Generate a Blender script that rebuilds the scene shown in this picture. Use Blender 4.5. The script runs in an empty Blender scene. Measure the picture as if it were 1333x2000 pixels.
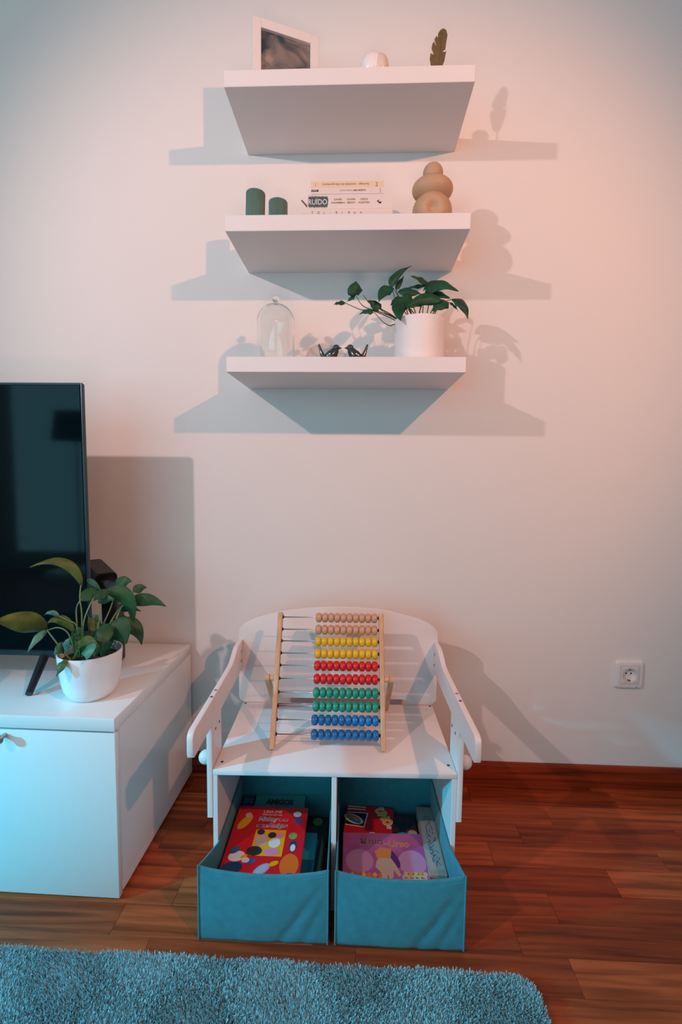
import bpy, bmesh, math, random
from mathutils import Vector, Matrix
random.seed(7)
PI = math.pi
sc = bpy.context.scene
C = sc.collection

# ------------------------------------------------------------------ camera
cam_d = bpy.data.cameras.new('camera')
cam = bpy.data.objects.new('camera', cam_d)
C.objects.link(cam)
cam_d.sensor_fit = 'VERTICAL'
cam_d.sensor_height = 36.0
cam_d.sensor_width = 24.0
cam_d.lens = 947.5 / 2000 * 36.0
cam_d.clip_start = 0.02
CAMP = Vector((0, -1.4907, 0.9829))
rr, uu, bb = (0.9991, 0.042, 0.0108), (-0.0143, 0.0831, 0.9964), (0.0409, -0.9957, 0.0836)
M = Matrix(((rr[0], uu[0], bb[0], CAMP[0]), (rr[1], uu[1], bb[1], CAMP[1]), (rr[2], uu[2], bb[2], CAMP[2]), (0, 0, 0, 1)))
cam.matrix_world = Matrix.Translation(CAMP) @ M.to_3x3().normalized().to_quaternion().to_matrix().to_4x4()
sc.camera = cam

# ------------------------------------------------------------------ view, world, lights
sc.view_settings.view_transform = 'Standard'
sc.view_settings.look = 'None'
sc.view_settings.gamma = 1.0
sc.view_settings.use_curve_mapping = False
sc.view_settings.exposure = 0.0

w = bpy.data.worlds.new('world')
sc.world = w
w.use_nodes = True
w.node_tree.nodes['Background'].inputs[0].default_value = (0.35, 0.60, 0.75, 1)
w.node_tree.nodes['Background'].inputs[1].default_value = 0.12


def point(name, loc, col, power, r):
    d = bpy.data.lights.new(name, 'POINT')
    d.color = col
    d.energy = power
    d.shadow_soft_size = r
    o = bpy.data.objects.new(name, d)
    o.location = loc
    C.objects.link(o)
    return o


def area(name, loc, rot, sx, sy, col, power):
    d = bpy.data.lights.new(name, 'AREA')
    d.shape = 'RECTANGLE'
    d.size = sx
    d.size_y = sy
    d.color = col
    d.energy = power
    o = bpy.data.objects.new(name, d)
    o.location = loc
    o.rotation_euler = rot
    C.objects.link(o)
    return o


def spot(name, loc, target, col, power, r, deg, blend):
    d = bpy.data.lights.new(name, 'SPOT')
    d.color = col
    d.energy = power
    d.shadow_soft_size = r
    d.spot_size = math.radians(deg)
    d.spot_blend = blend
    o = bpy.data.objects.new(name, d)
    o.location = loc
    o.rotation_euler = (Vector(target) - Vector(loc)).to_track_quat('-Z', 'Y').to_euler()
    C.objects.link(o)
    return o


# two ceiling spots aimed at the wall, the cyan LED lamp low on the left, an added fill facing up for bounce off an unseen table
# behind the camera, cool daylight from the window behind
spot('warm_spot_right', (1.115, -1.817, 2.059), (-0.08, 0, 1.22), (1.0, 0.40, 0.22), 89, 0.022, 76, 0.75)
spot('warm_spot_left', (-1.506, -1.78, 2.054), (0.14, 0, 1.22), (1.0, 0.70, 0.68), 74, 0.022, 76, 0.75)
spot('cyan_led_lamp', (-2.35, -1.42, 1.12), (-0.60, -0.68, -0.13), (0.0, 0.58, 0.90), 255, 0.04, 41, 0.4)
area('table_bounce_fill', (-0.05, -1.85, 0.56), (PI, 0, 0), 0.3, 0.3, (1.0, 0.60, 0.54), 8.0)
area('window_daylight', (-1.75, -3.55, 1.25), (PI / 2, 0, 0), 3.0, 2.1, (0.22, 0.57, 0.71), 54)


# ------------------------------------------------------------------ helpers
def mat(name, col, rough=0.5, metal=0.0, noise=0.0, nscale=20.0, bump=0.0, bscale=200.0, coat=0.0, spec=0.5, stretch=(1, 1, 1), trans=0.0, sheen=0.0, col2=None):
    m = bpy.data.materials.new(name)
    m.use_nodes = True
    nt = m.node_tree
    b = nt.nodes['Principled BSDF']
    b.inputs['Base Color'].default_value = (*col, 1)
    b.inputs['Roughness'].default_value = rough
    b.inputs['Metallic'].default_value = metal
    b.inputs['Coat Weight'].default_value = coat
    b.inputs['Specular IOR Level'].default_value = spec
    b.inputs['Transmission Weight'].default_value = trans
    b.inputs['Sheen Weight'].default_value = sheen
    tc = nt.nodes.new('ShaderNodeTexCoord')
    mp = nt.nodes.new('ShaderNodeMapping')
    mp.inputs['Scale'].default_value = stretch
    nt.links.new(tc.outputs['Object'], mp.inputs['Vector'])
    if noise > 0 or col2:
        n = nt.nodes.new('ShaderNodeTexNoise')
        n.inputs['Scale'].default_value = nscale
        n.inputs['Detail'].default_value = 5
        nt.links.new(mp.outputs[0], n.inputs['Vector'])
        cr = nt.nodes.new('ShaderNodeValToRGB')
        cr.color_ramp.elements[0].position = 0.3
        cr.color_ramp.elements[1].position = 0.7
        c2 = col2 or tuple(min(1, c * (1 + noise)) for c in col)
        c1 = tuple(c * (1 - noise) for c in col) if not col2 else col
        cr.color_ramp.elements[0].color = (*c1, 1)
        cr.color_ramp.elements[1].color = (*c2, 1)
        nt.links.new(n.outputs['Fac'], cr.inputs[0])
        nt.links.new(cr.outputs[0], b.inputs['Base Color'])
    if bump > 0:
        n2 = nt.nodes.new('ShaderNodeTexNoise')
        n2.inputs['Scale'].default_value = bscale
        n2.inputs['Detail'].default_value = 3
        nt.links.new(mp.outputs[0], n2.inputs['Vector'])
        bp = nt.nodes.new('ShaderNodeBump')
        bp.inputs['Strength'].default_value = bump
        bp.inputs['Distance'].default_value = 0.002
        nt.links.new(n2.outputs['Fac'], bp.inputs['Height'])
        nt.links.new(bp.outputs[0], b.inputs['Normal'])
    return m


def link(name, me, m, parent=None, smooth=False):
    o = bpy.data.objects.new(name, me)
    C.objects.link(o)
    if m is not None:
        me.materials.append(m)
    if smooth:
        me.polygons.foreach_set('use_smooth', [True] * len(me.polygons))
    if parent is not None:
        o.parent = parent
    return o


def from_bm(name, bm, m, parent=None, smooth=False):
    bmesh.ops.recalc_face_normals(bm, faces=bm.faces)
    me = bpy.data.meshes.new(name)
    bm.to_mesh(me)
    bm.free()
    return link(name, me, m, parent, smooth)


def pydata(name, vs, fs, m, parent=None, smooth=False):
    me = bpy.data.meshes.new(name)
    me.from_pydata([tuple(v) for v in vs], [], fs)
    me.update()
    return link(name, me, m, parent, smooth)


def autosmooth(o, ang=40):
    me = o.data
    me.polygons.foreach_set('use_smooth', [True] * len(me.polygons))
    me.set_sharp_from_angle(angle=math.radians(ang))
    return o


def add_box(bm, x0, x1, y0, y1, z0, z1, bev=0.0, seg=2):
    vs = [bm.verts.new((x, y, z)) for x in (x0, x1) for y in (y0, y1) for z in (z0, z1)]
    q = [(0, 1, 3, 2), (4, 6, 7, 5), (0, 4, 5, 1), (2, 3, 7, 6), (0, 2, 6, 4), (1, 5, 7, 3)]
    fs = [bm.faces.new([vs[i] for i in f]) for f in q]
    if bev > 0:
        es = list({e for f in fs for e in f.edges})
        bmesh.ops.bevel(bm, geom=es, offset=bev, segments=seg, affect='EDGES', profile=0.5)


def box(name, x0, x1, y0, y1, z0, z1, m, parent=None, bev=0.0, seg=2):
    bm = bmesh.new()
    add_box(bm, x0, x1, y0, y1, z0, z1, bev, seg)
    o = from_bm(name, bm, m, parent)
    return autosmooth(o, 35) if bev else o


def lathe(name, prof, m, parent=None, seg=48, centre=(0, 0), closed=False, flute=0, fdepth=0.0, twist=0.0, axis='z'):
    vs, fs = [], []
    n = len(prof)
    for k, (r, z) in enumerate(prof):
        for i in range(seg):
            a = 2 * PI * i / seg
            rad = r
            if flute:
                rad = r * (1 + fdepth * (math.cos(flute * (a + twist * z)) - 1))
            if axis == 'z':
                vs.append((centre[0] + rad * math.cos(a), centre[1] + rad * math.sin(a), z))
            elif axis == 'x':
                vs.append((z, centre[0] + rad * math.cos(a), centre[1] + rad * math.sin(a)))
            else:
                vs.append((centre[0] + rad * math.cos(a), z, centre[1] + rad * math.sin(a)))
    rng = n if closed else n - 1
    for k in range(rng):
        for i in range(seg):
            a, b = k * seg + i, k * seg + (i + 1) % seg
            c, d = ((k + 1) % n) * seg + (i + 1) % seg, ((k + 1) % n) * seg + i
            fs.append((a, b, c, d))
    if not closed:
        if prof[0][0] > 1e-5:
            fs.append(tuple(range(seg))[::-1])
        if prof[-1][0] > 1e-5:
            fs.append(tuple((n - 1) * seg + i for i in range(seg)))
    bm = bmesh.new()
    me = bpy.data.meshes.new(name)
    me.from_pydata(vs, [], fs)
    bm.from_mesh(me)
    bpy.data.meshes.remove(me)
    bmesh.ops.remove_doubles(bm, verts=bm.verts, dist=1e-6)
    o = from_bm(name, bm, m, parent)
    return autosmooth(o, 50)


def smooth_path(pts, n=5):
    """Catmull-Rom through the points"""
    P = [Vector(p) for p in pts]
    if len(P) < 3:
        return [P[0].lerp(P[1], t / n) for t in range(n + 1)]
    out = []
    for i in range(len(P) - 1):
        a = P[i - 1] if i > 0 else P[i] * 2 - P[i + 1]
        b, c = P[i], P[i + 1]
        d = P[i + 2] if i + 2 < len(P) else P[i + 1] * 2 - P[i]
        for k in range(n):
            t = k / n
            out.append(0.5 * ((2 * b) + (c - a) * t + (2 * a - 5 * b + 4 * c - d) * t * t + (-a + 3 * b - 3 * c + d) * t ** 3))
    out.append(P[-1])
    return out


def add_tube(bm, pts, radii, seg=8, caps=True, flat=1.0):
    rings = []
    up = Vector((0, 0, 1))
    pv = None
    for i, p in enumerate(pts):
        t = (pts[min(i + 1, len(pts) - 1)] - pts[max(i - 1, 0)]).normalized()
        if pv is None:
            s = t.cross(up)
            if s.length < 1e-3:
                s = t.cross(Vector((1, 0, 0)))
            s.normalize()
        else:
            s = (pv - t * pv.dot(t)).normalized()
        pv = s
        n = t.cross(s)
        r = radii[i] if isinstance(radii, (list, tuple)) else radii
        rings.append([bm.verts.new(p + (s * math.cos(2 * PI * k / seg) + n * flat * math.sin(2 * PI * k / seg)) * r) for k in range(seg)])
    for a, b in zip(rings, rings[1:]):
        for k in range(seg):
            bm.faces.new((a[k], a[(k + 1) % seg], b[(k + 1) % seg], b[k]))
    if caps:
        bm.faces.new(rings[0][::-1])
        bm.faces.new(rings[-1])


def tube(name, pts, r, m, parent=None, seg=8, n=5, flat=1.0, straight=False):
    bm = bmesh.new()
    P = [Vector(p) for p in pts] if straight else smooth_path(pts, n)
    if isinstance(r, (list, tuple)):
        k = len(r) - 1
        rad = []
        for i in range(len(P)):
            t = i / (len(P) - 1) * k
            a = min(int(t), k - 1)
            rad.append(r[a] * (1 - (t - a)) + r[a + 1] * (t - a))
        r = rad
    add_tube(bm, P, r, seg, flat=flat)
    o = from_bm(name, bm, m, parent)
    return autosmooth(o, 60)


def prism(name, outline, a0, a1, m, parent=None, axis='x', bev=0.0, seg=2):
    """outline in the two other axes, extruded along axis"""
    def co(u, v, a):
        return {'x': (a, u, v), 'y': (u, a, v), 'z': (u, v, a)}[axis]
    bm = bmesh.new()
    A = [bm.verts.new(co(u, v, a0)) for u, v in outline]
    B = [bm.verts.new(co(u, v, a1)) for u, v in outline]
    n = len(outline)
    bm.faces.new(A[::-1])
    bm.faces.new(B)
    for i in range(n):
        bm.faces.new((A[i], A[(i + 1) % n], B[(i + 1) % n], B[i]))
    bmesh.ops.recalc_face_normals(bm, faces=bm.faces)
    if bev:
        es = [e for f in bm.faces if len(f.verts) == n and n != 4 or len(f.verts) == n for e in f.edges]
        es = list({e for f in list(bm.faces)[:2] for e in f.edges})
        bmesh.ops.bevel(bm, geom=es, offset=bev, segments=seg, affect='EDGES', profile=0.5)
    o = from_bm(name, bm, m, parent)
    return autosmooth(o, 35)


def tag(o, label, cat, group=None):
    o['label'] = label
    o['category'] = cat
    if group:
        o['group'] = group
    return o


def thing(name, label, cat, loc=(0, 0, 0), rotz=0.0, group=None):
    o = bpy.data.objects.new(name, None)
    o.empty_display_size = 0.05
    C.objects.link(o)
    o.location = loc
    o.rotation_euler = (0, 0, rotz)
    return tag(o, label, cat, group)


def struct(o):
    o['kind'] = 'structure'
    return o


def text_mesh(name, body, size, origin, xd, yd, m, parent, extrude=0.00006, bold=0.0, shear=0.0, width=None, align='LEFT', space=1.0, lift=0.0, label=None):
    cu = bpy.data.curves.new(name, 'FONT')
    cu.body = body
    cu.size = size
    cu.extrude = extrude
    cu.offset = bold
    cu.shear = shear
    cu.align_x = align
    cu.space_character = space
    cu.resolution_u = 3
    t = bpy.data.objects.new(name, cu)
    C.objects.link(t)
    dg = bpy.context.evaluated_depsgraph_get()
    dg.update()
    me = bpy.data.meshes.new_from_object(t.evaluated_get(dg))
    bpy.data.objects.remove(t)
    bpy.data.curves.remove(cu)
    xs = [v.co.x for v in me.vertices]
    wd = max(xs) - min(xs) if xs else 1
    k = width / wd if width else 1.0
    x_off = min(xs) if (xs and width and align == 'LEFT') else 0.0
    X, Y = Vector(xd).normalized(), Vector(yd).normalized()
    Z = X.cross(Y)
    O = Vector(origin) + Z * (lift * 0.75)
    for v in me.vertices:
        v.co = O + X * (v.co.x - x_off) * k + Y * v.co.y + Z * v.co.z
    me.materials.clear()
    o = link(name, me, m, parent)
    if label:
        o['label'] = label
    return o


def flat_poly(name, pts2, origin, xd, yd, m, parent, lift=0.0004, label=None, th=0.0003):
    """thin printed patch: outline in the plane of a cover"""
    X, Y = Vector(xd).normalized(), Vector(yd).normalized()
    Z = X.cross(Y)
    O = Vector(origin)
    lift *= 0.7
    n = len(pts2)
    vs = [O + X * a + Y * b + Z * lift for a, b in pts2] + [O + X * a + Y * b + Z * (lift - th) for a, b in pts2]
    fs = [tuple(range(n)), tuple(range(2 * n - 1, n - 1, -1))] + [(i, i + n, (i + 1) % n + n, (i + 1) % n) for i in range(n)]
    o = pydata(name, vs, fs, m, parent)
    if label:
        o['label'] = label
    return o


def ell(cx, cy, rx, ry, n=20, rot=0.0):
    c, s = math.cos(rot), math.sin(rot)
    return [(cx + rx * math.cos(2 * PI * i / n) * c - ry * math.sin(2 * PI * i / n) * s, cy + rx * math.cos(2 * PI * i / n) * s + ry * math.sin(2 * PI * i / n) * c) for i in range(n)]


# ------------------------------------------------------------------ materials
WALL = mat('wall_paint', (0.80, 0.775, 0.75), 0.85, bump=0.06, bscale=350)
SHELF = mat('white_laminate', (0.78, 0.765, 0.77), 0.45)
SHELF_U = SHELF
BENCHW = mat('white_lacquered_board', (0.79, 0.728, 0.72), 0.38, bump=0.02, bscale=90)
CABW = mat('white_gloss_lacquer', (0.82, 0.81, 0.80), 0.16, coat=0.4)
GAP = mat('dark_gap', (0.03, 0.03, 0.035), 0.8)
SCREW = mat('bronze_screw', (0.10, 0.08, 0.07), 0.4, metal=0.7)
BLACKP = mat('black_plastic', (0.012, 0.016, 0.02), 0.35)
BLACKG = mat('black_grille', (0.02, 0.02, 0.024), 0.6)
SCREEN = mat('black_glossy_screen', (0.001, 0.005, 0.008), 0.06, spec=0.22)
CERAM = mat('white_ceramic', (0.86, 0.84, 0.84), 0.25, coat=0.3)
SOIL = mat('potting_soil', (0.05, 0.03, 0.02), 0.95, noise=0.5, nscale=150, bump=0.6, bscale=200)
LEAF_P = mat('pothos_leaf', (0.007, 0.070, 0.033), 0.5, noise=0.4, nscale=35, spec=0.3)
STEM_P = mat('pothos_stem', (0.035, 0.075, 0.03), 0.5)
LEAF_L = mat('lily_leaf', (0.018, 0.085, 0.032), 0.48, noise=0.45, nscale=28, spec=0.35)
LEAF_O = mat('lily_leaf_olive', (0.085, 0.12, 0.02), 0.5, noise=0.45, nscale=25, spec=0.35)
LEAF_C = mat('lily_leaf_pale', (0.05, 0.22, 0.15), 0.45, noise=0.4, nscale=35)
STEM_L = mat('lily_stem', (0.16, 0.28, 0.11), 0.45)
FABRIC = mat('grey_teal_felt', (0.03, 0.22, 0.27), 0.9, noise=0.10, nscale=60, bump=0.25, bscale=700, sheen=0.2)
BEECH = mat('beech_wood', (0.62, 0.37, 0.21), 0.5, noise=0.12, nscale=12, stretch=(6, 6, 1))
ROD = mat('steel_rod', (0.45, 0.46, 0.48), 0.3, metal=1.0)
RUBBER = mat('black_rubber', (0.01, 0.01, 0.01), 0.6)
BEADM = {
    'natural': mat('natural_bead', (0.60, 0.34, 0.20), 0.35, coat=0.3, noise=0.12, nscale=60),
    'yellow': mat('yellow_bead', (0.78, 0.50, 0.02), 0.3, coat=0.3),
    'red': mat('red_bead', (0.66, 0.012, 0.012), 0.3, coat=0.3),
    'green': mat('green_bead', (0.01, 0.27, 0.17), 0.3, coat=0.3),
    'blue': mat('blue_bead', (0.002, 0.15, 0.42), 0.3, coat=0.3)}
SAND = mat('sand_ceramic', (0.50, 0.33, 0.20), 0.6, noise=0.06, nscale=30)
CANDLE = mat('sage_green_wax', (0.10, 0.20, 0.17), 0.5)
GOLD = mat('antique_gold_metal', (0.20, 0.145, 0.07), 0.45, metal=0.5, noise=0.2, nscale=60)
DARKB = mat('dark_glazed_ceramic', (0.02, 0.035, 0.04), 0.2, coat=0.6)
PAPER = mat('book_paper', (0.72, 0.66, 0.58), 0.8, noise=0.06, nscale=300, stretch=(0.1, 0.1, 6))
INK = mat('dark_ink', (0.02, 0.03, 0.035), 0.6)
INKB = mat('brown_ink', (0.25, 0.14, 0.07), 0.6)
WHITEP = mat('white_print', (0.80, 0.80, 0.78), 0.5)


def glass_mat():
    m = bpy.data.materials.new('clear_glass')
    m.use_nodes = True
    b = m.node_tree.nodes['Principled BSDF']
    b.inputs['Base Color'].default_value = (0.97, 0.99, 0.98, 1)
    b.inputs['Roughness'].default_value = 0.0
    b.inputs['Transmission Weight'].default_value = 1.0
    b.inputs['IOR'].default_value = 1.45
    return m


GLASS = glass_mat()

# ------------------------------------------------------------------ the room
struct(box('wall_back', -3.6, 2.2, 0, 0.12, -0.06, 2.62, WALL))
struct(box('wall_left', -3.72, -3.6, -3.6, 0.12, -0.06, 2.62, WALL))
struct(box('wall_right', 2.2, 2.32, -3.6, 0.12, -0.06, 2.62, WALL))
CEIL = mat('ceiling_paint', (0.75, 0.74, 0.73), 0.9)
struct(box('ceiling', -3.72, 2.32, -3.72, 0.12, 2.62, 2.72, CEIL))


# far wall behind the camera with its window opening
def far_wall():
    bm = bmesh.new()
    add_box(bm, -3.6, -3.3, -3.72, -3.6, -0.06, 2.62)
    add_box(bm, -0.2, 2.2, -3.72, -3.6, -0.06, 2.62)
    add_box(bm, -3.3, -0.2, -3.72, -3.6, 2.35, 2.62)
    add_box(bm, -3.3, -0.2, -3.72, -3.6, -0.06, 0.12)
    return struct(from_bm('wall_front', bm, WALL))


far_wall()
WINGL = bpy.data.materials.new('daylit_window_pane')
WINGL.use_nodes = True
_n = WINGL.node_tree.nodes
_e = _n.new('ShaderNodeEmission')
_e.inputs[0].default_value = (0.12, 0.55, 0.66, 1)
_e.inputs[1].default_value = 0.30
WINGL.node_tree.links.new(_e.outputs[0], _n['Material Output'].inputs[0])
win = struct(box('window_1', -3.3, -0.2, -3.68, -3.67, 0.12, 2.35, WINGL))
WOODW = mat('window_frame_paint', (0.7, 0.7, 0.7), 0.5)
for x0, x1, z0, z1 in ((-3.3, -3.23, 0.12, 2.35), (-0.27, -0.2, 0.12, 2.35), (-3.23, -0.27, 2.28, 2.35), (-3.23, -0.27, 0.12, 0.19), (-1.79, -1.71, 0.19, 2.28)):
    box('window_frame', x0, x1, -3.67, -3.60, z0, z1, WOODW, win)


# wood for floor and skirting: one shader, tone picked per plank by object random
def plank_mat(name, c1, c2, gscale=(3.0, 55.0, 20.0), rough=0.42):
    m = bpy.data.materials.new(name)
    m.use_nodes = True
    nt = m.node_tree
    b = nt.nodes['Principled BSDF']
    b.inputs['Roughness'].default_value = rough
    b.inputs['Specular IOR Level'].default_value = 0.25
    tc = nt.nodes.new('ShaderNodeTexCoord')
    oi = nt.nodes.new('ShaderNodeObjectInfo')
    mp = nt.nodes.new('ShaderNodeMapping')
    mp.inputs['Scale'].default_value = gscale
    sep = nt.nodes.new('ShaderNodeCombineXYZ')
    mul = nt.nodes.new('ShaderNodeMath')
    mul.operation = 'MULTIPLY'
    mul.inputs[1].default_value = 40
    nt.links.new(oi.outputs['Random'], mul.inputs[0])
    for i in range(3):
        nt.links.new(mul.outputs[0], sep.inputs[i])
    add = nt.nodes.new('ShaderNodeVectorMath')
    nt.links.new(tc.outputs['Object'], mp.inputs['Vector'])
    nt.links.new(mp.outputs[0], add.inputs[0])
    nt.links.new(sep.outputs[0], add.inputs[1])
    n = nt.nodes.new('ShaderNodeTexNoise')
    n.inputs['Scale'].default_value = 1.0
    n.inputs['Detail'].default_value = 8
    n.inputs['Distortion'].default_value = 0.6
    nt.links.new(add.outputs[0], n.inputs['Vector'])
    tone = nt.nodes.new('ShaderNodeMixRGB')
    tone.inputs[1].default_value = (*c1, 1)
    tone.inputs[2].default_value = (*c2, 1)
    nt.links.new(oi.outputs['Random'], tone.inputs[0])
    dark = nt.nodes.new('ShaderNodeMixRGB')
    dark.blend_type = 'MULTIPLY'
    dark.inputs[0].default_value = 1.0
    cr = nt.nodes.new('ShaderNodeValToRGB')
    cr.color_ramp.elements[0].position = 0.32
    cr.color_ramp.elements[0].color = (0.42, 0.36, 0.34, 1)
    cr.color_ramp.elements[1].position = 0.62
    cr.color_ramp.elements[1].color = (1.15, 1.1, 1.1, 1)
    nt.links.new(n.outputs['Fac'], cr.inputs[0])
    nt.links.new(tone.outputs[0], dark.inputs[1])
    nt.links.new(cr.outputs[0], dark.inputs[2])
    nt.links.new(dark.outputs[0], b.inputs['Base Color'])
    bp = nt.nodes.new('ShaderNodeBump')
    bp.inputs['Strength'].default_value = 0.06
    bp.inputs['Distance'].default_value = 0.001
    nt.links.new(n.outputs['Fac'], bp.inputs['Height'])
    nt.links.new(bp.outputs[0], b.inputs['Normal'])
    return m


PLANK = plank_mat('reddish_parquet', (0.30, 0.048, 0.013), (0.54, 0.115, 0.034))
SKIRT = plank_mat('skirting_wood', (0.30, 0.040, 0.012), (0.30, 0.040, 0.012), (2.0, 20.0, 60.0), 0.5)
floor = struct(box('floor', -3.6, 2.2, -3.6, 0, -0.06, -0.0035, mat('floor_underlay_wood', (0.13, 0.035, 0.016), 0.45, noise=0.2, nscale=6, stretch=(1, 12, 1))))
ROWP, LEN = 0.0763, 0.4325
joints = {0: 0.345, 1: 0.12, 2: 0.447, 3: 0.35, 4: 0.19, 5: 0.45, 6: 0.345, 7: 0.435, 8: 0.28, 9: 0.05}
plank_cache = {}


def plank_mesh(wx):
    key = round(wx, 3)
    if key not in plank_cache:
        bm = bmesh.new()
        add_box(bm, 0, wx, 0, ROWP - 0.0004, -0.0034, 0, 0.0006, 1)
        bmesh.ops.recalc_face_normals(bm, faces=bm.faces)
        me = bpy.data.meshes.new('plank')
        bm.to_mesh(me)
        bm.free()
        me.materials.append(PLANK)
        plank_cache[key] = me
    return plank_cache[key]


XL, XR = -1.45, 1.35
for k in range(-1, 22):
    ytop = -0.029 - ROWP * k
    j = joints.get(k, (0.137 * k * 7.3) % LEN)
    x = j - LEN * math.ceil((j - XL) / LEN)
    ylo = ytop - ROWP
    if k == -1:
        ylo = -0.0288
    while x < XR:
        a, b_ = max(x, XL), min(x + LEN, XR)
        if b_ - a > 0.02:
            if k == -1:
                o = box('plank', 0, b_ - a - 0.0004, 0, 0.0155, -0.0034, 0, PLANK)
                o.location = (a, -0.0286, 0)
            else:
                o = bpy.data.objects.new('plank', plank_mesh(b_ - a - 0.0004))
                C.objects.link(o)
                o.location = (a, ylo, 0)
            o.parent = floor
        x += LEN
# outer field of the floor beyond the laid-out pieces
for x0, x1, y0, y1 in ((-3.6, XL - 0.0004, -3.6, -0.013), (XR + 0.0004, 2.2, -3.6, -0.013), (XL, XR, -3.6, -0.029 - ROWP * 22 - 0.0004)):
    f = box('floor_field', x0, x1, y0, y1, -0.0034, 0, PLANK, floor)

sk = struct(box('baseboard_back', -3.6, 2.2, -0.0125, 0, -0.003, 0.0712, SKIRT, None, 0.003, 2))
struct(box('baseboard_left', -3.6, -3.5875, -3.6, -0.0125, -0.003, 0.0712, SKIRT, None, 0.003, 2))
struct(box('baseboard_right', 2.1875, 2.2, -3.6, -0.0125, -0.003, 0.0712, SKIRT, None, 0.003, 2))

# ------------------------------------------------------------------ three shelves
SHX, SHW, SHD, SHT = -0.345, 0.6, 0.2536, 0.0378
SZ = (1.9403, 1.6076, 1.2677)
for i, lab in enumerate(('white floating shelf, topmost of the three, under the picture frame',
                         'white floating shelf, middle of the three, carrying the candles and the stacked books',
                         'white floating shelf, lowest of the three, carrying the glass dome and the trailing plant')):
    t = thing('floating_shelf', lab, 'shelf', (SHX, 0, SZ[i] - SHT), 0, 'three white floating shelves')
    box('shelf_board', 0, SHW, -SHD, 0, 0, SHT, SHELF, t, 0.0008, 1)

# ------------------------------------------------------------------ top shelf
S1, S2, S3 = SZ


def picture_frame():
    a = math.atan2(0.065, 0.156)
    W_, H_, B_, T_ = 0.169, 0.146, 0.021, 0.014
    t = thing('picture_frame', 'white picture frame angled on the top shelf with a blurred grey landscape photo', 'picture frame', (-0.2805, -0.225, S1), a)
    fm = mat('white_frame_paint', (0.80, 0.77, 0.76), 0.45)
    bm = bmesh.new()
    add_box(bm, 0, B_, 0, T_, 0, H_, 0.001, 1)
    add_box(bm, W_ - B_, W_, 0, T_, 0, H_, 0.001, 1)
    add_box(bm, B_, W_ - B_, 0, T_, 0, B_, 0.0)
    add_box(bm, B_, W_ - B_, 0, T_, H_ - B_, H_, 0.0)
    autosmooth(from_bm('frame', bm, fm, t), 30)
    # photo: soft cloudy grey hills
    m = bpy.data.materials.new('grey_landscape_print')
    m.use_nodes = True
    nt = m.node_tree
    b = nt.nodes['Principled BSDF']
    b.inputs['Roughness'].default_value = 0.25
    tc = nt.nodes.new('ShaderNodeTexCoord')
    mp = nt.nodes.new('ShaderNodeMapping')
    mp.inputs['Scale'].default_value = (9, 1, 14)
    mp.inputs['Rotation'].default_value = (0, 0.5, 0)
    mp.inputs['Location'].default_value = (3.2, 0, 1.7)
    n = nt.nodes.new('ShaderNodeTexNoise')
    n.inputs['Scale'].default_value = 1.6
    n.inputs['Detail'].default_value = 7
    n.inputs['Distortion'].default_value = 0.8
    cr = nt.nodes.new('ShaderNodeValToRGB')
    cr.color_ramp.elements[0].position = 0.38
    cr.color_ramp.elements[0].color = (0.035, 0.06, 0.075, 1)
    cr.color_ramp.elements[1].position = 0.68
    cr.color_ramp.elements[1].color = (0.34, 0.27, 0.23, 1)
    nt.links.new(tc.outputs['Object'], mp.inputs[0])
    nt.links.new(mp.outputs[0], n.inputs['Vector'])
    nt.links.new(n.outputs['Fac'], cr.inputs[0])
    nt.links.new(cr.outputs[0], b.inputs['Base Color'])
    box('photo', B_, W_ - B_, 0.007, 0.009, B_, H_ - B_, m, t)
    box('back_panel', B_ * 0.5, W_ - B_ * 0.5, T_, T_ + 0.002, 0.004, H_ - 0.004, mat('frame_backing', (0.3, 0.27, 0.25), 0.9), t)
    prism('stand', [(T_ + 0.002, 0.09), (T_ + 0.045, 0.0), (T_ + 0.042, 0.0), (T_ + 0.002, 0.082)], W_ * 0.4, W_ * 0.6, fm, t, 'x')


picture_frame()


def sphere(name, c, r, m, parent=None, sx=1, sy=1, sz=1, seg=24, rot=None):
    bm = bmesh.new()
    bmesh.ops.create_uvsphere(bm, u_segments=seg, v_segments=max(8, seg // 2), radius=r)
    for v in bm.verts:
        p = Vector((v.co.x * sx, v.co.y * sy, v.co.z * sz))
        if rot:
            p = Matrix.Rotation(rot[1], 3, rot[0]) @ p
        v.co = p + Vector(c)
    return from_bm(name, bm, m, parent, True)


t = thing('shell_ornament', 'rounded white ceramic shell ornament in the middle of the top shelf', 'ornament', (0.018, -0.195, S1))
sphere('shell_body', (-0.003, 0, 0.0375), 0.0375, CERAM, t, 0.93, 0.86, 1.0)
sphere('shell_lip', (0.0155, -0.008, 0.033), 0.029, mat('warm_lit_ceramic', (0.74, 0.62, 0.52), 0.3, coat=0.3), t, 0.72, 0.9, 1.12)  # warm light on the right side is put into the lip colour
tag(sphere('pebble', (0.131, -0.19, S1 + 0.0155), 0.0155, mat('lavender_stone', (0.55, 0.49, 0.52), 0.6), None, 1, 1, 1, 16), 'small lavender-grey round pebble left of the gold leaf on the top shelf', 'ornament')


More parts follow.
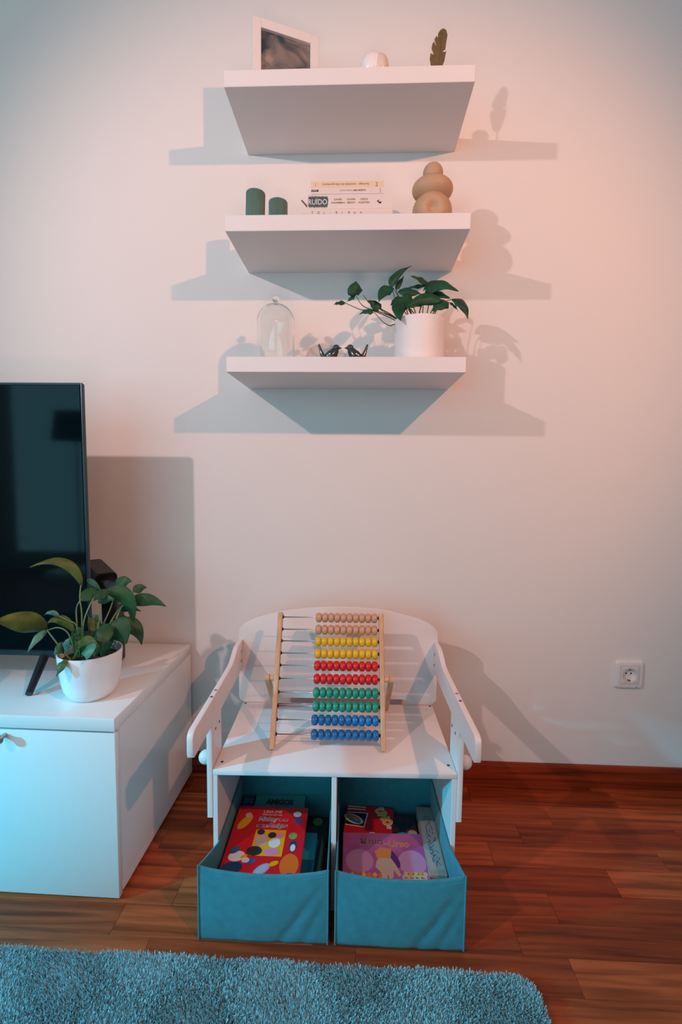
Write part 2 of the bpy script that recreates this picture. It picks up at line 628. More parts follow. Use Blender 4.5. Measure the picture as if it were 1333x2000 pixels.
def gold_leaf():
    P_ = [(0.1576, 1.9899), (0.1547, 2.0057), (0.1564, 2.0171), (0.1656, 2.0128), (0.1616, 2.0216), (0.1585, 2.0286), (0.16, 2.0377), (0.1635, 2.0441), (0.1712, 2.0306), (0.1672, 2.0433), (0.1653, 2.0491), (0.17, 2.057), (0.1783, 2.0419), (0.1731, 2.0535), (0.174, 2.0626), (0.1787, 2.0693), (0.1859, 2.0737), (0.1934, 2.069), (0.1969, 2.0575), (0.1942, 2.0415), (0.1925, 2.0255), (0.1826, 2.02), (0.1924, 2.0191), (0.1955, 2.0231), (0.1927, 2.0094), (0.1912, 2.0002), (0.1871, 1.9893), (0.182, 1.974), (0.175, 1.965), (0.168, 1.965), (0.161, 1.974)]
    x0 = 0.1735
    t = thing('leaf_ornament', 'flat antique gold metal leaf with slits standing at the right of the top shelf', 'ornament', (x0, -0.19, S1))
    prism('leaf_blade', [(x - x0, z - S1) for x, z in P_], -0.001, 0.001, GOLD, t, 'y')
    tube('stem', [(0, 0, 0.004), (0.001, 0, 0.03), (0.006, -0.001, 0.08), (0.012, -0.001, 0.125)], [0.0016, 0.0016, 0.0012, 0.0006], GOLD, t)
    lathe('base', [(0.0, 0), (0.018, 0), (0.018, 0.003), (0.004, 0.005), (0, 0.006)], GOLD, t, 24)


gold_leaf()

# ------------------------------------------------------------------ middle shelf
ct = lathe('pillar_candle', [(0.0, 0.0), (0.0243, 0.0), (0.0248, 0.002), (0.0248, 0.09), (0.0238, 0.0925), (0.0, 0.0935)], CANDLE, None, 240, (0, 0), flute=38, fdepth=0.04, twist=13.0)
ct.location = (-0.287, -0.178, S2)
t1 = thing('pillar_candle', 'taller twisted fluted sage green candle at the left end of the middle shelf', 'candle', (-0.287, -0.178, S2), 0, 'two fluted green candles')
ct.location = (0, 0, 0)
ct.rotation_euler = (0, math.radians(1.5), 0)
ct.parent = t1
ct.name = 'wax_body'
t2 = thing('pillar_candle', 'shorter fluted sage green candle with a bare wick beside the stacked books', 'candle', (-0.226, -0.178, S2), 0, 'two fluted green candles')
lathe('wax_body', [(0.0, 0.0), (0.0238, 0.0), (0.0244, 0.002), (0.0244, 0.067), (0.0234, 0.0695), (0.0, 0.0705)], CANDLE, t2, 240, flute=38, fdepth=0.04)
tube('wick', [(0, 0, 0.069), (0.0005, 0, 0.076), (-0.001, 0.001, 0.083)], 0.0008, mat('cotton_wick', (0.5, 0.45, 0.38), 0.9), t2)


def paperback(label, x0, x1, yf, dep, z0, th, cov, rot=0.0, group='paperbacks stacked on the middle shelf', hard=0.0):
    t = thing('book', label, 'book', (x0, yf, z0), rot, group)
    wx = x1 - x0
    c = 0.0008
    bm = bmesh.new()
    add_box(bm, 0, wx, 0, dep, 0, c)
    add_box(bm, 0, wx, 0, dep, th - c, th)
    add_box(bm, 0, wx, 0, c * 1.3, c, th - c)
    from_bm('cover', bm, cov, t)
    box('page_block', 0.0015, wx - 0.0015, c * 1.3, dep - 0.001, c, th - c, PAPER, t)
    return t, wx


yf = -0.202
COV_W = mat('white_cover', (0.74, 0.66, 0.62), 0.45)
COV_C = mat('cream_cover', (0.78, 0.60, 0.44), 0.45)
COV_G = mat('pale_grey_cover', (0.72, 0.66, 0.66), 0.45)
# bottom book
t, wx = paperback('thick white paperback at the bottom of the stack, half hidden behind the shelf edge', -0.165, 0.069, yf, 0.15, S2, 0.0385, COV_W)
for k, tx in enumerate(('T', 'D', 'L', '-', '8', 'l', 'A', 'p', 'o')):
    text_mesh('spine_lettering', tx, 0.0085, (0.028 + 0.0155 * k, -0.0004, 0.027), (1, 0, 0), (0, 0, 1), INKB, t)
# RUIDO
zz = S2 + 0.0388
t, wx = paperback('white paperback whose spine carries a dark smudged title plate, second from the bottom', -0.147, 0.0672, yf, 0.145, zz, 0.0350, COV_W)
random.seed(4)
blot = []
for i in range(96):
    f = i / 96
    if f < 0.5:
        u = f * 2
        p = (0.001 + 0.052 * u, 0.0055)
        d = (0, -1)
    else:
        u = (f - 0.5) * 2
        p = (0.053 - 0.052 * u, 0.0285)
        d = (0, 1)
    k = 0.0045 if i % 2 else 0.0
    k *= random.uniform(0.4, 1)
    edge = min(u, 1 - u)
    q = 0.0055 if edge < 0.03 else 0
    blot.append((p[0], p[1] + d[1] * (k - q)))
flat_poly('title_plate', blot, (0, 0, 0), (1, 0, 0), (0, 0, 1), mat('smudged_charcoal_print', (0.02, 0.045, 0.055), 0.5, noise=0.8, nscale=400, col2=(0.10, 0.15, 0.16)), t, 0.0004)
text_mesh('title_lettering', 'RUÍDO', 0.0185, (0.0025, 0, 0.0105), (1, 0, 0), (0, 0, 1), WHITEP, t, lift=0.0007, width=0.0475)
for k, (a, b) in enumerate((('DANIEL', 'KAHNEMAN'), ('OLIVIER', 'SIBONY'), ('CASS R.', 'SUNSTEIN'))):
    xc = 0.078 + 0.033 * k
    text_mesh('author_lettering', a, 0.0062, (xc, 0, 0.0205), (1, 0, 0), (0, 0, 1), INKB, t, lift=0.0004, align='CENTER', bold=0.0001)
    text_mesh('author_lettering', b, 0.0062, (xc, 0, 0.0125), (1, 0, 0), (0, 0, 1), INKB, t, lift=0.0004, align='CENTER', bold=0.0001)
flat_poly('publisher_mark', [(0.176, 0.018), (0.183, 0.021), (0.180, 0.0165), (0.188, 0.016), (0.187, 0.0115), (0.182, 0.012)][:: -1], (0, 0, 0), (1, 0, 0), (0, 0, 1), INK, t)
# grey thin
zz += 0.0353
t, wx = paperback('slim pale grey paperback with a small black label, second from the top of the stack', -0.138, 0.046, yf - 0.001, 0.125, zz, 0.0150, COV_G)
flat_poly('black_label', [(0.001, 0.0055), (0.019, 0.0055), (0.019, 0.0105), (0.001, 0.0105)], (0, 0, 0), (1, 0, 0), (0, 0, 1), INK, t)
text_mesh('label_lettering', 'LIVROS', 0.004, (0.0025, 0, 0.0066), (1, 0, 0), (0, 0, 1), WHITEP, t, lift=0.0007)
text_mesh('title_lettering', 'JORGE AMADO', 0.0048, (0.073, 0, 0.0066), (1, 0, 0), (0, 0, 1), mat('grey_ink', (0.3, 0.27, 0.25), 0.6), t, lift=0.0004)
text_mesh('title_lettering', 'MAR MORTO', 0.0052, (0.108, 0, 0.0066), (1, 0, 0), (0, 0, 1), INKB, t, lift=0.0004, bold=0.0002)
flat_poly('spine_rule', [(0.175, 0.002), (0.1757, 0.002), (0.1757, 0.013), (0.175, 0.013)], (0, 0, 0), (1, 0, 0), (0, 0, 1), INK, t)
zz += 0.0152
t, wx = paperback('slim cream paperback lying upside down on top of the stack', -0.138, 0.0455, yf, 0.12, zz, 0.0158, COV_C)
text_mesh('title_lettering', 'Saramago   Levantado do chão guardamos', 0.0075, (0.147, 0, 0.0105), (-1, 0, 0), (0, 0, -1), INKB, t, lift=0.0004, width=0.118)
text_mesh('volume_number', '2', 0.0135, (0.1625, 0, 0.003), (1, 0, 0), (0, 0, 1), mat('green_ink', (0.12, 0.18, 0.04), 0.6), t, lift=0.0004)
text_mesh('publisher_mark', '1', 0.0115, (0.0085, 0, 0.004), (1, 0, 0), (0, 0, 1), mat('orange_ink', (0.75, 0.28, 0.12), 0.6), t, lift=0.0004)
# ribbon marker of the second book
pydata('bookmark', [(-0.1665, -0.175, S2 + 0.0735), (-0.1635, -0.178, S2 + 0.0745), (-0.148, -0.178, S2 + 0.0578), (-0.151, -0.175, S2 + 0.0568), (-0.1665, -0.1745, S2 + 0.0730), (-0.1635, -0.1775, S2 + 0.0740), (-0.148, -0.1775, S2 + 0.0573), (-0.151, -0.1745, S2 + 0.0563)],
       [(0, 1, 2, 3), (7, 6, 5, 4), (0, 4, 5, 1), (1, 5, 6, 2), (2, 6, 7, 3), (3, 7, 4, 0)], mat('brown_card', (0.22, 0.13, 0.06), 0.7))
tag(bpy.data.objects['bookmark'], 'brown card corner sticking out of the left side of the stacked books', 'bookmark')


def vase():
    t = thing('vase', 'sand-coloured ceramic vase of stacked rounded bulbs on the middle shelf', 'vase', (0.172, -0.17, S2))
    b = sphere('lower_bulb', (0.0, -0.005, 0.0415), 0.0505, SAND, t, 1.0, 0.88, 0.92, 40)
    # round hollow in the front of the lower bulb
    for v in b.data.vertices:
        p = v.co
        d = math.hypot(p.x + 0.002, p.z - 0.036)
        if p.y < -0.01 and d < 0.017:
            k = 1 - d / 0.017
            p.y += 0.022 * k ** 0.6
    for v in b.data.vertices:
        v.co.z = max(v.co.z, 0.0)
    sphere('middle_bulb', (0.001, 0.006, 0.1015), 0.051, SAND, t, 1.03, 0.95, 0.62, 40)
    sphere('top_bulb', (0.001, 0.004, 0.141), 0.0262, SAND, t, 0.98, 0.98, 0.95, 32)


vase()

# ------------------------------------------------------------------ bottom shelf
t = thing('glass_dome', 'clear glass bell dome with a round glass knob on the lowest shelf', 'glass dome', (-0.2345, -0.165, S3))
R_, H_ = 0.0495, 0.158
prof = [(R_ + 0.0012, 0.004), (R_, 0.008)] + [(R_, z) for z in (0.03, 0.06, 0.09, 0.112)]
for k in range(1, 13):
    a = PI / 2 * k / 12
    prof.append((R_ * math.cos(a), 0.112 + (H_ - 0.112) * math.sin(a)))
prof[-1] = (0.0, H_)
inner = [(max(0.0, r - 0.0016) if r > 0 else 0.0, z - (0.0012 if z > 0.112 else 0)) for r, z in prof][::-1]
lathe('bell', prof + inner[:-1] + [(R_ - 0.0004, 0.004)], GLASS, t, 64, closed=True)
lathe('knob', [(0.0, H_ + 0.0003), (0.006, H_ + 0.0005), (0.005, H_ + 0.004), (0.008, H_ + 0.007), (0.0098, H_ + 0.0125), (0.008, H_ + 0.018), (0.004, H_ + 0.021), (0, H_ + 0.0218)], GLASS, t, 32)
lathe('base_plate', [(0.0, 0.0), (R_ + 0.001, 0.0), (R_ + 0.001, 0.0035), (0, 0.0035)], mat('pale_wood_plate', (0.55, 0.38, 0.32), 0.5), t, 48)


def bird(label, flip, x):
    t = thing('bird_figurine', label, 'figurine', (x, -0.19, S3), 0, 'pair of dark bird figurines')
    s = flip
    pts = [(-0.0275, 0, 0.0455), (-0.0225, 0, 0.030), (-0.0165, 0, 0.0165), (-0.006, 0, 0.0135), (0.006, 0, 0.0185), (0.0145, 0, 0.030), (0.0185, 0, 0.0375)]
    rad = [0.0024, 0.0042, 0.0068, 0.0128, 0.0155, 0.0108, 0.0066]
    P_ = smooth_path([(p[0] * s, p[1], p[2]) for p in pts], 5)
    bm = bmesh.new()
    k = len(rad) - 1
    rr_ = []
    for i in range(len(P_)):
        u = i / (len(P_) - 1) * k
        a = min(int(u), k - 1)
        rr_.append(rad[a] * (1 - (u - a)) + rad[a + 1] * (u - a))
    add_tube(bm, P_, rr_, 16)
    for v in bm.verts:
        v.co.z = max(v.co.z, 0.0)
    from_bm('body', bm, DARKB, t, True)
    sphere('head', (0.0175 * s, 0, 0.0375), 0.0088, DARKB, t, 1.05, 0.9, 0.95, 20)
    bm = bmesh.new()
    bmesh.ops.create_cone(bm, cap_ends=True, segments=12, radius1=0.0042, radius2=0.0004, depth=0.0085)
    for v in bm.verts:
        p = Matrix.Rotation(PI / 2 * s, 3, 'Y') @ v.co
        v.co = p + Vector((0.0285 * s, 0, 0.0368))
    from_bm('beak', bm, DARKB, t, True)


bird('glossy dark bird figurine on the left, tail raised to the left', 1, -0.0885)
bird('glossy dark bird figurine on the right, tail raised to the right', -1, -0.0165)

POTHOS_LEAVES=[([-0.0189, -0.2, 1.4355], [-0.023, -0.21, 1.4522], [-0.0194, -0.2, 1.4698], 0.0392, 1), ([-0.0504, -0.2, 1.4165], [-0.0649, -0.2, 1.4203], [-0.0781, -0.2, 1.4114], 0.015, 1), ([-0.0255, -0.2, 1.433], [-0.0333, -0.2, 1.4279], [-0.0438, -0.2, 1.419], 0.0109, 1), ([0.0225, -0.2, 1.3945], [0.0066, -0.2, 1.3997], [-0.0103, -0.21, 1.3844], 0.0163, 1), ([0.0398, -0.19, 1.4041], [0.0276, -0.19, 1.4183], [0.0102, -0.2, 1.4214], 0.0233, 1), ([0.073, -0.17, 1.4638], [0.0683, -0.17, 1.4988], [0.1254, -0.15, 1.5275], 0.0209, 0), ([0.0844, -0.16, 1.4622], [0.0921, -0.16, 1.4804], [0.1067, -0.14, 1.5057], 0.0126, 0), ([0.0778, -0.18, 1.4576], [0.0463, -0.2, 1.4581], [0.0382, -0.21, 1.4141], 0.0286, 0), ([0.1029, -0.17, 1.4403], [0.0862, -0.18, 1.4344], [0.0688, -0.19, 1.4117], 0.0277, 1), ([0.0982, -0.2, 1.4173], [0.0815, -0.22, 1.398], [0.0933, -0.235, 1.3595], 0.0349, 1), ([0.0912, -0.15, 1.4605], [0.1203, -0.15, 1.4656], [0.1522, -0.15, 1.455], 0.0269, 0), ([0.17, -0.15, 1.4786], [0.1563, -0.16, 1.4905], [0.1213, -0.17, 1.4933], 0.0183, 0), ([0.1658, -0.14, 1.4823], [0.1414, -0.14, 1.4798], [0.1134, -0.15, 1.4696], 0.0128, 0), ([0.1607, -0.18, 1.4559], [0.1878, -0.2, 1.4801], [0.2406, -0.2, 1.4433], 0.0409, 1), ([0.1693, -0.17, 1.4505], [0.1944, -0.18, 1.4494], [0.2238, -0.18, 1.4326], 0.0277, 1), ([0.1998, -0.2, 1.4195], [0.1539, -0.22, 1.4328], [0.1056, -0.22, 1.3967], 0.0295, 0), ([0.2118, -0.19, 1.4228], [0.1907, -0.21, 1.4111], [0.1751, -0.21, 1.3909], 0.0338, 1), ([0.2289, -0.17, 1.4334], [0.2633, -0.18, 1.4337], [0.271, -0.18, 1.3796], 0.0277, 0), ([0.2218, -0.17, 1.4269], [0.2366, -0.17, 1.4217], [0.2469, -0.17, 1.404], 0.007, 0), ([0.1503, -0.2, 1.4234], [0.1301, -0.22, 1.4104], [0.1124, -0.22, 1.3954], 0.0241, 1), ([0.1197, -0.16, 1.4503], [0.1076, -0.18, 1.4265], [0.1177, -0.19, 1.4077], 0.0249, 1)]
POTHOS_STEMS=[[[-0.0504, -0.2, 1.4165], [-0.0079, -0.2, 1.3988], [0.0226, -0.19, 1.399], [0.0457, -0.18, 1.3943], [0.0833, -0.16, 1.3834]], [[-0.0202, -0.2, 1.4342], [-0.0081, -0.2, 1.4138], [0.0093, -0.19, 1.4055], [0.0456, -0.18, 1.3982], [0.0873, -0.16, 1.386]], [[-0.0018, -0.2, 1.4354], [0.0144, -0.19, 1.4183], [0.0414, -0.18, 1.4086], [0.0872, -0.16, 1.3887]], [[0.0224, -0.2, 1.3971], [0.0489, -0.21, 1.3658], [0.0679, -0.2, 1.3585], [0.0829, -0.17, 1.3699]], [[0.0398, -0.19, 1.4041], [0.059, -0.18, 1.3956], [0.0941, -0.16, 1.3847]], [[0.073, -0.17, 1.4638], [0.0857, -0.17, 1.4274], [0.1141, -0.16, 1.3978]], [[0.0844, -0.16, 1.4622], [0.0999, -0.16, 1.4307], [0.1248, -0.16, 1.4017]], [[0.0778, -0.18, 1.4576], [0.0991, -0.17, 1.4274], [0.1319, -0.17, 1.3986]], [[0.1029, -0.17, 1.4403], [0.1127, -0.17, 1.4208], [0.1266, -0.17, 1.396]], [[0.0982, -0.2, 1.4173], [0.1085, -0.19, 1.4078], [0.1159, -0.17, 1.396]], [[0.17, -0.15, 1.4786], [0.1615, -0.15, 1.4405], [0.1464, -0.16, 1.4017]], [[0.1599, -0.18, 1.4559], [0.1566, -0.17, 1.4272], [0.1546, -0.17, 1.3985]], [[0.1693, -0.17, 1.4505], [0.17, -0.17, 1.4245], [0.1667, -0.17, 1.3985]], [[0.1998, -0.2, 1.4195], [0.1848, -0.18, 1.4134], [0.1747, -0.17, 1.3959]], [[0.2283, -0.17, 1.4334], [0.2059, -0.17, 1.4244], [0.1881, -0.16, 1.4016]], [[0.2218, -0.17, 1.4269], [0.2037, -0.16, 1.4199], [0.1814, -0.16, 1.399]], [[0.1197, -0.16, 1.4503], [0.1283, -0.16, 1.4241], [0.1369, -0.16, 1.4017]], [[0.1503, -0.2, 1.4234], [0.1478, -0.18, 1.4109], [0.1467, -0.17, 1.3959]]]
LILY_LEAVES=[([-0.6684, -0.37, 0.6994], [-0.6803, -0.39, 0.7969], [-0.7603, -0.42, 0.755], 0.0197, 0), ([-0.7244, -0.42, 0.6087], [-0.7521, -0.46, 0.6471], [-0.7903, -0.5, 0.6518], 0.0392, 0), ([-0.7245, -0.42, 0.6062], [-0.7359, -0.44, 0.6031], [-0.7462, -0.46, 0.5672], 0.0133, 0), ([-0.673, -0.4, 0.5934], [-0.6914, -0.42, 0.6556], [-0.7268, -0.42, 0.622], 0.0192, 0), ([-0.695, -0.42, 0.6416], [-0.7065, -0.43, 0.6605], [-0.7232, -0.43, 0.647], 0.009, 0), ([-0.6806, -0.36, 0.6626], [-0.6658, -0.34, 0.6845], [-0.6511, -0.32, 0.6812], 0.0291, 0), ([-0.661, -0.36, 0.7148], [-0.6536, -0.34, 0.7028], [-0.6431, -0.33, 0.6787], 0.0109, 0), ([-0.63, -0.33, 0.6802], [-0.5693, -0.31, 0.6844], [-0.576, -0.31, 0.5784], 0.0312, 0), ([-0.6168, -0.34, 0.683], [-0.6304, -0.36, 0.6801], [-0.6348, -0.38, 0.669], 0.0191, 0), ([-0.6274, -0.29, 0.673], [-0.6183, -0.28, 0.7004], [-0.5901, -0.28, 0.6929], 0.0307, 0), ([-0.5868, -0.28, 0.666], [-0.5749, -0.27, 0.6787], [-0.5569, -0.265, 0.6738], 0.0193, 0), ([-0.5986, -0.285, 0.6374], [-0.5554, -0.275, 0.66], [-0.5062, -0.265, 0.6244], 0.0269, 0), ([-0.6157, -0.3, 0.6224], [-0.5963, -0.29, 0.6334], [-0.5678, -0.28, 0.615], 0.0152, 0), ([-0.6166, -0.31, 0.5988], [-0.6054, -0.3, 0.6093], [-0.5896, -0.3, 0.5976], 0.0138, 0), ([-0.6088, -0.32, 0.5981], [-0.5583, -0.31, 0.5962], [-0.5532, -0.31, 0.5363], 0.0312, 0), ([-0.6059, -0.36, 0.6096], [-0.5781, -0.37, 0.602], [-0.5629, -0.37, 0.5605], 0.0497, 0), ([-0.5978, -0.38, 0.6136], [-0.5993, -0.41, 0.6023], [-0.5977, -0.42, 0.5583], 0.0297, 0), ([-0.6227, -0.43, 0.5832], [-0.6079, -0.46, 0.5803], [-0.6111, -0.46, 0.5543], 0.0305, 0), ([-0.6801, -0.42, 0.5683], [-0.6882, -0.43, 0.5742], [-0.6982, -0.44, 0.556], 0.0224, 0), ([-0.6757, -0.44, 0.5469], [-0.6679, -0.46, 0.5456], [-0.6809, -0.46, 0.5155], 0.0185, 0), ([-0.6556, -0.42, 0.5714], [-0.6185, -0.44, 0.6084], [-0.5909, -0.44, 0.5781], 0.0177, 0), ([-0.6702, -0.44, 0.5663], [-0.6654, -0.45, 0.5893], [-0.6594, -0.44, 0.5978], 0.0132, 0), ([-0.6455, -0.35, 0.5822], [-0.6578, -0.35, 0.6], [-0.6674, -0.35, 0.6204], 0.0193, 0), ([-0.6673, -0.4, 0.5786], [-0.6793, -0.4, 0.5908], [-0.6662, -0.4, 0.6097], 0.0138, 0), ([-0.6108, -0.4, 0.5652], [-0.6196, -0.41, 0.581], [-0.6173, -0.4, 0.5948], 0.0205, 0), ([-0.6406, -0.35, 0.6543], [-0.6221, -0.35, 0.6726], [-0.5993, -0.35, 0.6629], 0.0181, 0)]
LILY_STEMS=[[[-0.6707, -0.37, 0.7044], [-0.6684, -0.38, 0.6745], [-0.665, -0.38, 0.6283], [-0.6703, -0.38, 0.5461]], [[-0.6806, -0.36, 0.6626], [-0.6842, -0.37, 0.6437], [-0.6772, -0.38, 0.6028], [-0.6754, -0.38, 0.546]], [[-0.6274, -0.33, 0.6803], [-0.6424, -0.35, 0.6773], [-0.6551, -0.37, 0.6444], [-0.6633, -0.38, 0.6032], [-0.6678, -0.38, 0.5462]], [[-0.6274, -0.29, 0.673], [-0.6301, -0.31, 0.6343], [-0.6377, -0.34, 0.5907], [-0.6419, -0.37, 0.5457]], [[-0.6157, -0.3, 0.6224], [-0.6234, -0.33, 0.5944], [-0.6347, -0.36, 0.546]], [[-0.5986, -0.285, 0.6374], [-0.6159, -0.31, 0.6214], [-0.6263, -0.35, 0.5749], [-0.6412, -0.36, 0.5419]], [[-0.725, -0.42, 0.6074], [-0.7064, -0.42, 0.5823], [-0.6809, -0.4, 0.5471]], [[-0.725, -0.42, 0.6074], [-0.6966, -0.42, 0.6142], [-0.6792, -0.41, 0.5942], [-0.6743, -0.39, 0.5498]], [[-0.6956, -0.42, 0.6422], [-0.678, -0.41, 0.6273], [-0.6662, -0.4, 0.6097], [-0.6729, -0.38, 0.5461]], [[-0.606, -0.36, 0.607], [-0.6298, -0.36, 0.5783], [-0.6432, -0.37, 0.5431]], [[-0.6406, -0.35, 0.6543], [-0.6337, -0.36, 0.6165], [-0.6457, -0.37, 0.5456]], [[-0.6088, -0.32, 0.5981], [-0.6223, -0.34, 0.5872], [-0.6386, -0.36, 0.542]], [[-0.6225, -0.43, 0.5904], [-0.6433, -0.42, 0.5766], [-0.6811, -0.4, 0.5409]], [[-0.5868, -0.28, 0.666], [-0.6065, -0.31, 0.6282], [-0.6281, -0.36, 0.55]], [[-0.673, -0.4, 0.5934], [-0.6762, -0.39, 0.5686], [-0.678, -0.38, 0.5434]]]



def leaf(name, base, ctrl, tip, wd, heart, m, parent, seed=0, fold=0.22, rib=0.0):
    """a curved blade with a sunken midrib, tapering to a point"""
    rn = random.Random(seed)
    a, c, b = Vector(base), Vector(ctrl), Vector(tip)
    N = 12
    cols = (-1.0, -0.6, -0.22, 0.0, 0.22, 0.6, 1.0) if not rib else tuple(q / 7 for q in range(-7, 8))
    view = Vector((0.1, -1.0, 0.45)) + Vector((rn.uniform(-.35, .35), 0, rn.uniform(-.3, .3)))
    vs, fs = [], []
    L = (a - c).length + (c - b).length
    for i in range(N + 1):
        t = i / N
        p = a * (1 - t) ** 2 + c * 2 * t * (1 - t) + b * t * t
        d = ((c - a) * (1 - t) + (b - c) * t).normalized()
        s = d.cross(view)
        if s.length < 1e-4:
            s = Vector((1, 0, 0))
        s.normalize()
        n = s.cross(d).normalized()
        if heart:
            f = min(1.0, (t / 0.16) ** 0.55) * (1 - max(0, (t - 0.22) / 0.78) ** 1.7) if t > 0 else 0.30
        else:
            f = math.sin(PI * min(1, t ** 0.74)) ** 0.95 * (1.04 - 0.1 * t) if 0 < t < 1 else 0.03
            f = max(f, 0.03)
        f = max(f, 0.09 if t < 0.3 else 0.01)
        for u in cols:
            wv = 0.0012 * math.sin(i * 1.3 + u * 2 + seed)
            wv += rib * wd * f * (1 if round(u * 7) % 2 else -1) * (abs(u) < 0.99)
            back = 0.10 * L * (abs(u) ** 2) * (1 - t) ** 4 if heart else 0
            vs.append(p + s * (u * wd / 2 * f) + n * (-(abs(u) ** 1.3) * wd * f * fold * 0.5 + wv * (abs(u))) - d * back)
    k = len(cols)
    for i in range(N):
        for j in range(k - 1):
            q = i * k + j
            fs.append((q, q + 1, q + k + 1, q + k))
    o = pydata(name, vs, fs, m, parent, True)
    sm = o.modifiers.new('thickness', 'SOLIDIFY')
    sm.thickness = 0.0006
    return o


def rel(p, o):
    return (p[0] - o[0], p[1] - o[1], p[2] - o[2])


PO = (0.1478, -0.165, S3)
t = thing('potted_pothos', 'trailing green pothos in a white dimpled pot on the lowest shelf', 'potted plant', PO)
# dimpled pot
vs, fs = [], []
seg, rows = 248, 62
RP, HP = 0.0662, 0.112
for k in range(rows + 1):
    z = HP * k / rows
    for i in range(seg):
        a = 2 * PI * i / seg
        r = RP * (0.985 + 0.015 * k / rows)
        if 3 < k < rows - 4 and k % 2 == 0 and i % 4 == (0 if (k // 2) % 2 else 2):
            r -= 0.0013
        if k == 0:
            r -= 0.002
        vs.append((r * math.cos(a), r * math.sin(a), z))
for k in range(rows):
    for i in range(seg):
        fs.append((k * seg + i, k * seg + (i + 1) % seg, (k + 1) * seg + (i + 1) % seg, (k + 1) * seg + i))
n0 = len(vs)
for (r, z) in ((RP - 0.003, HP + 0.0008), (RP - 0.0045, HP - 0.001), (RP - 0.006, 0.085)):
    for i in range(seg):
        a = 2 * PI * i / seg
        vs.append((r * math.cos(a), r * math.sin(a), z))
prev = rows * seg
for q in range(3):
    cur = n0 + q * seg
    for i in range(seg):
        fs.append((prev + i, prev + (i + 1) % seg, cur + (i + 1) % seg, cur + i))
    prev = cur
fs.append(tuple(range(seg))[::-1])
pydata('pot', vs, fs, mat('matt_white_ceramic', (0.82, 0.79, 0.79), 0.55), t, True)
lathe('soil', [(0.0, 0.09), (0.03, 0.0905), (RP - 0.0063, 0.088)], SOIL, t, 40)
for i, (a, c, b, wd, h) in enumerate(POTHOS_LEAVES):
    leaf('leaf', rel(a, PO), rel(c, PO), rel(b, PO), wd * 1.12, h, LEAF_P, t, i, 0.3)
for s in POTHOS_STEMS:
    q = [rel(p, PO) for p in s]
    e = Vector(q[-1])
    d2 = Vector((e.x, e.y))
    if d2.length > 0.05:
        d2 *= 0.05 / d2.length
    q.append((d2.x * 0.75, d2.y * 0.75, 0.088))
    tube('stem', q, [0.0009, 0.0013, 0.0015], STEM_P, t, 6, 4)

# ------------------------------------------------------------------ lily on the cabinet
CZ = 0.4323
PL = (-0.652, -0.372, CZ)
t = thing('potted_peace_lily', 'peace lily with drooping leaves in a smooth white pot on the cabinet', 'potted plant', PL)
HL, RL = 0.113, 0.0725
lathe('pot', [(0.0, 0.0), (0.040, 0.0), (0.0455, 0.002), (0.0535, 0.010), (0.0605, 0.023), (0.0655, 0.042), (0.0695, 0.075), (RL, HL - 0.002), (RL - 0.0008, HL), (RL - 0.003, HL), (RL - 0.004, HL - 0.003), (RL - 0.006, 0.09), (0.0, 0.09)], CERAM, t, 72)
lathe('soil', [(0.0, 0.097), (0.04, 0.096), (RL - 0.0058, 0.092)], SOIL, t, 40)
olive = {0, 1, 3, 19, 20, 22}
pale = {2, 4, 17, 6, 21}
for i, (a, c, b, wd, h) in enumerate(LILY_LEAVES):
    leaf('leaf', rel(a, PL), rel(c, PL), rel(b, PL), wd * 1.28, h, LEAF_O if i in olive else (LEAF_C if i in pale else LEAF_L), t, i + 40, 0.25, 0.012)
for i, s in enumerate(LILY_STEMS):
    q = [rel(p, PL) for p in s]
    e = Vector(q[-1])
    d2 = Vector((e.x, e.y))
    if d2.length > 0.05:
        d2 *= 0.05 / d2.length
    q[-1] = (d2.x, d2.y, 0.093)
    tube('stem', q, [0.0013, 0.0017, 0.0019], STEM_L, t, 6, 5)
# short shoots filling the middle of the pot
rn = random.Random(11)
for i in range(18):
    a = rn.uniform(0, 2 * PI)
    r0 = rn.uniform(0.01, 0.035)
    b0 = (r0 * math.cos(a), r0 * math.sin(a), 0.096)
    hgt = rn.uniform(0.02, 0.085)
    m1 = (b0[0] * 1.3, b0[1] * 1.3, 0.096 + hgt)
    tp = (b0[0] * 2.0, b0[1] * 1.6, 0.096 + hgt * rn.uniform(0.4, 1.1))
    leaf('leaf', b0, m1, tp, rn.uniform(0.018, 0.03), 0, LEAF_L, t, 90 + i, 0.3, 0.012)

# ------------------------------------------------------------------ low cabinet
CX, CY, CR = -0.5380, -0.4838, -0.0105
t = thing('media_cabinet', 'white gloss low cabinet at the left carrying the television and the peace lily', 'cabinet', (CX, CY, 0), CR)
CW, CDp = 1.30, 0.4645
TB = 0.0300
body = bmesh.new()
add_box(body, -CW, -0.001, 0.0185, CDp, 0.012, CZ - TB - 0.0015, 0.0006, 1)
from_bm('carcass', body, CABW, t)
box('top_board', -CW, 0, 0, CDp, CZ - TB, CZ, CABW, t, 0.0012, 2)
box('top_shadow_gap', -CW + 0.004, -0.004, 0.004, CDp - 0.004, CZ - TB - 0.0016, CZ - TB, GAP, t)
for k in range(3):
    x1 = 0.0 - k * (CW / 3)
    d = box('door', x1 - CW / 3 + 0.002, x1 - (0.0 if k == 0 else 0.001), 0.0, 0.017, 0.0065, CZ - TB - 0.0045, CABW, t, 0.001, 2)
    hx = x1 - 0.252 if k == 0 else x1 - CW / 6
    hd = lathe('handle', [(0.0, -0.024), (0.009, -0.0235), (0.011, -0.020), (0.006, -0.012), (0.005, 0.0)], ROD, d, 24, (hx, CZ - TB - 0.016), axis='y')
    if k == 0:
        d['label'] = 'rightmost door with a steel knob'
box('end_panel', -0.001, 0.0, 0.0195, CDp - 0.024, 0.030, CZ - TB - 0.002, CABW, t)
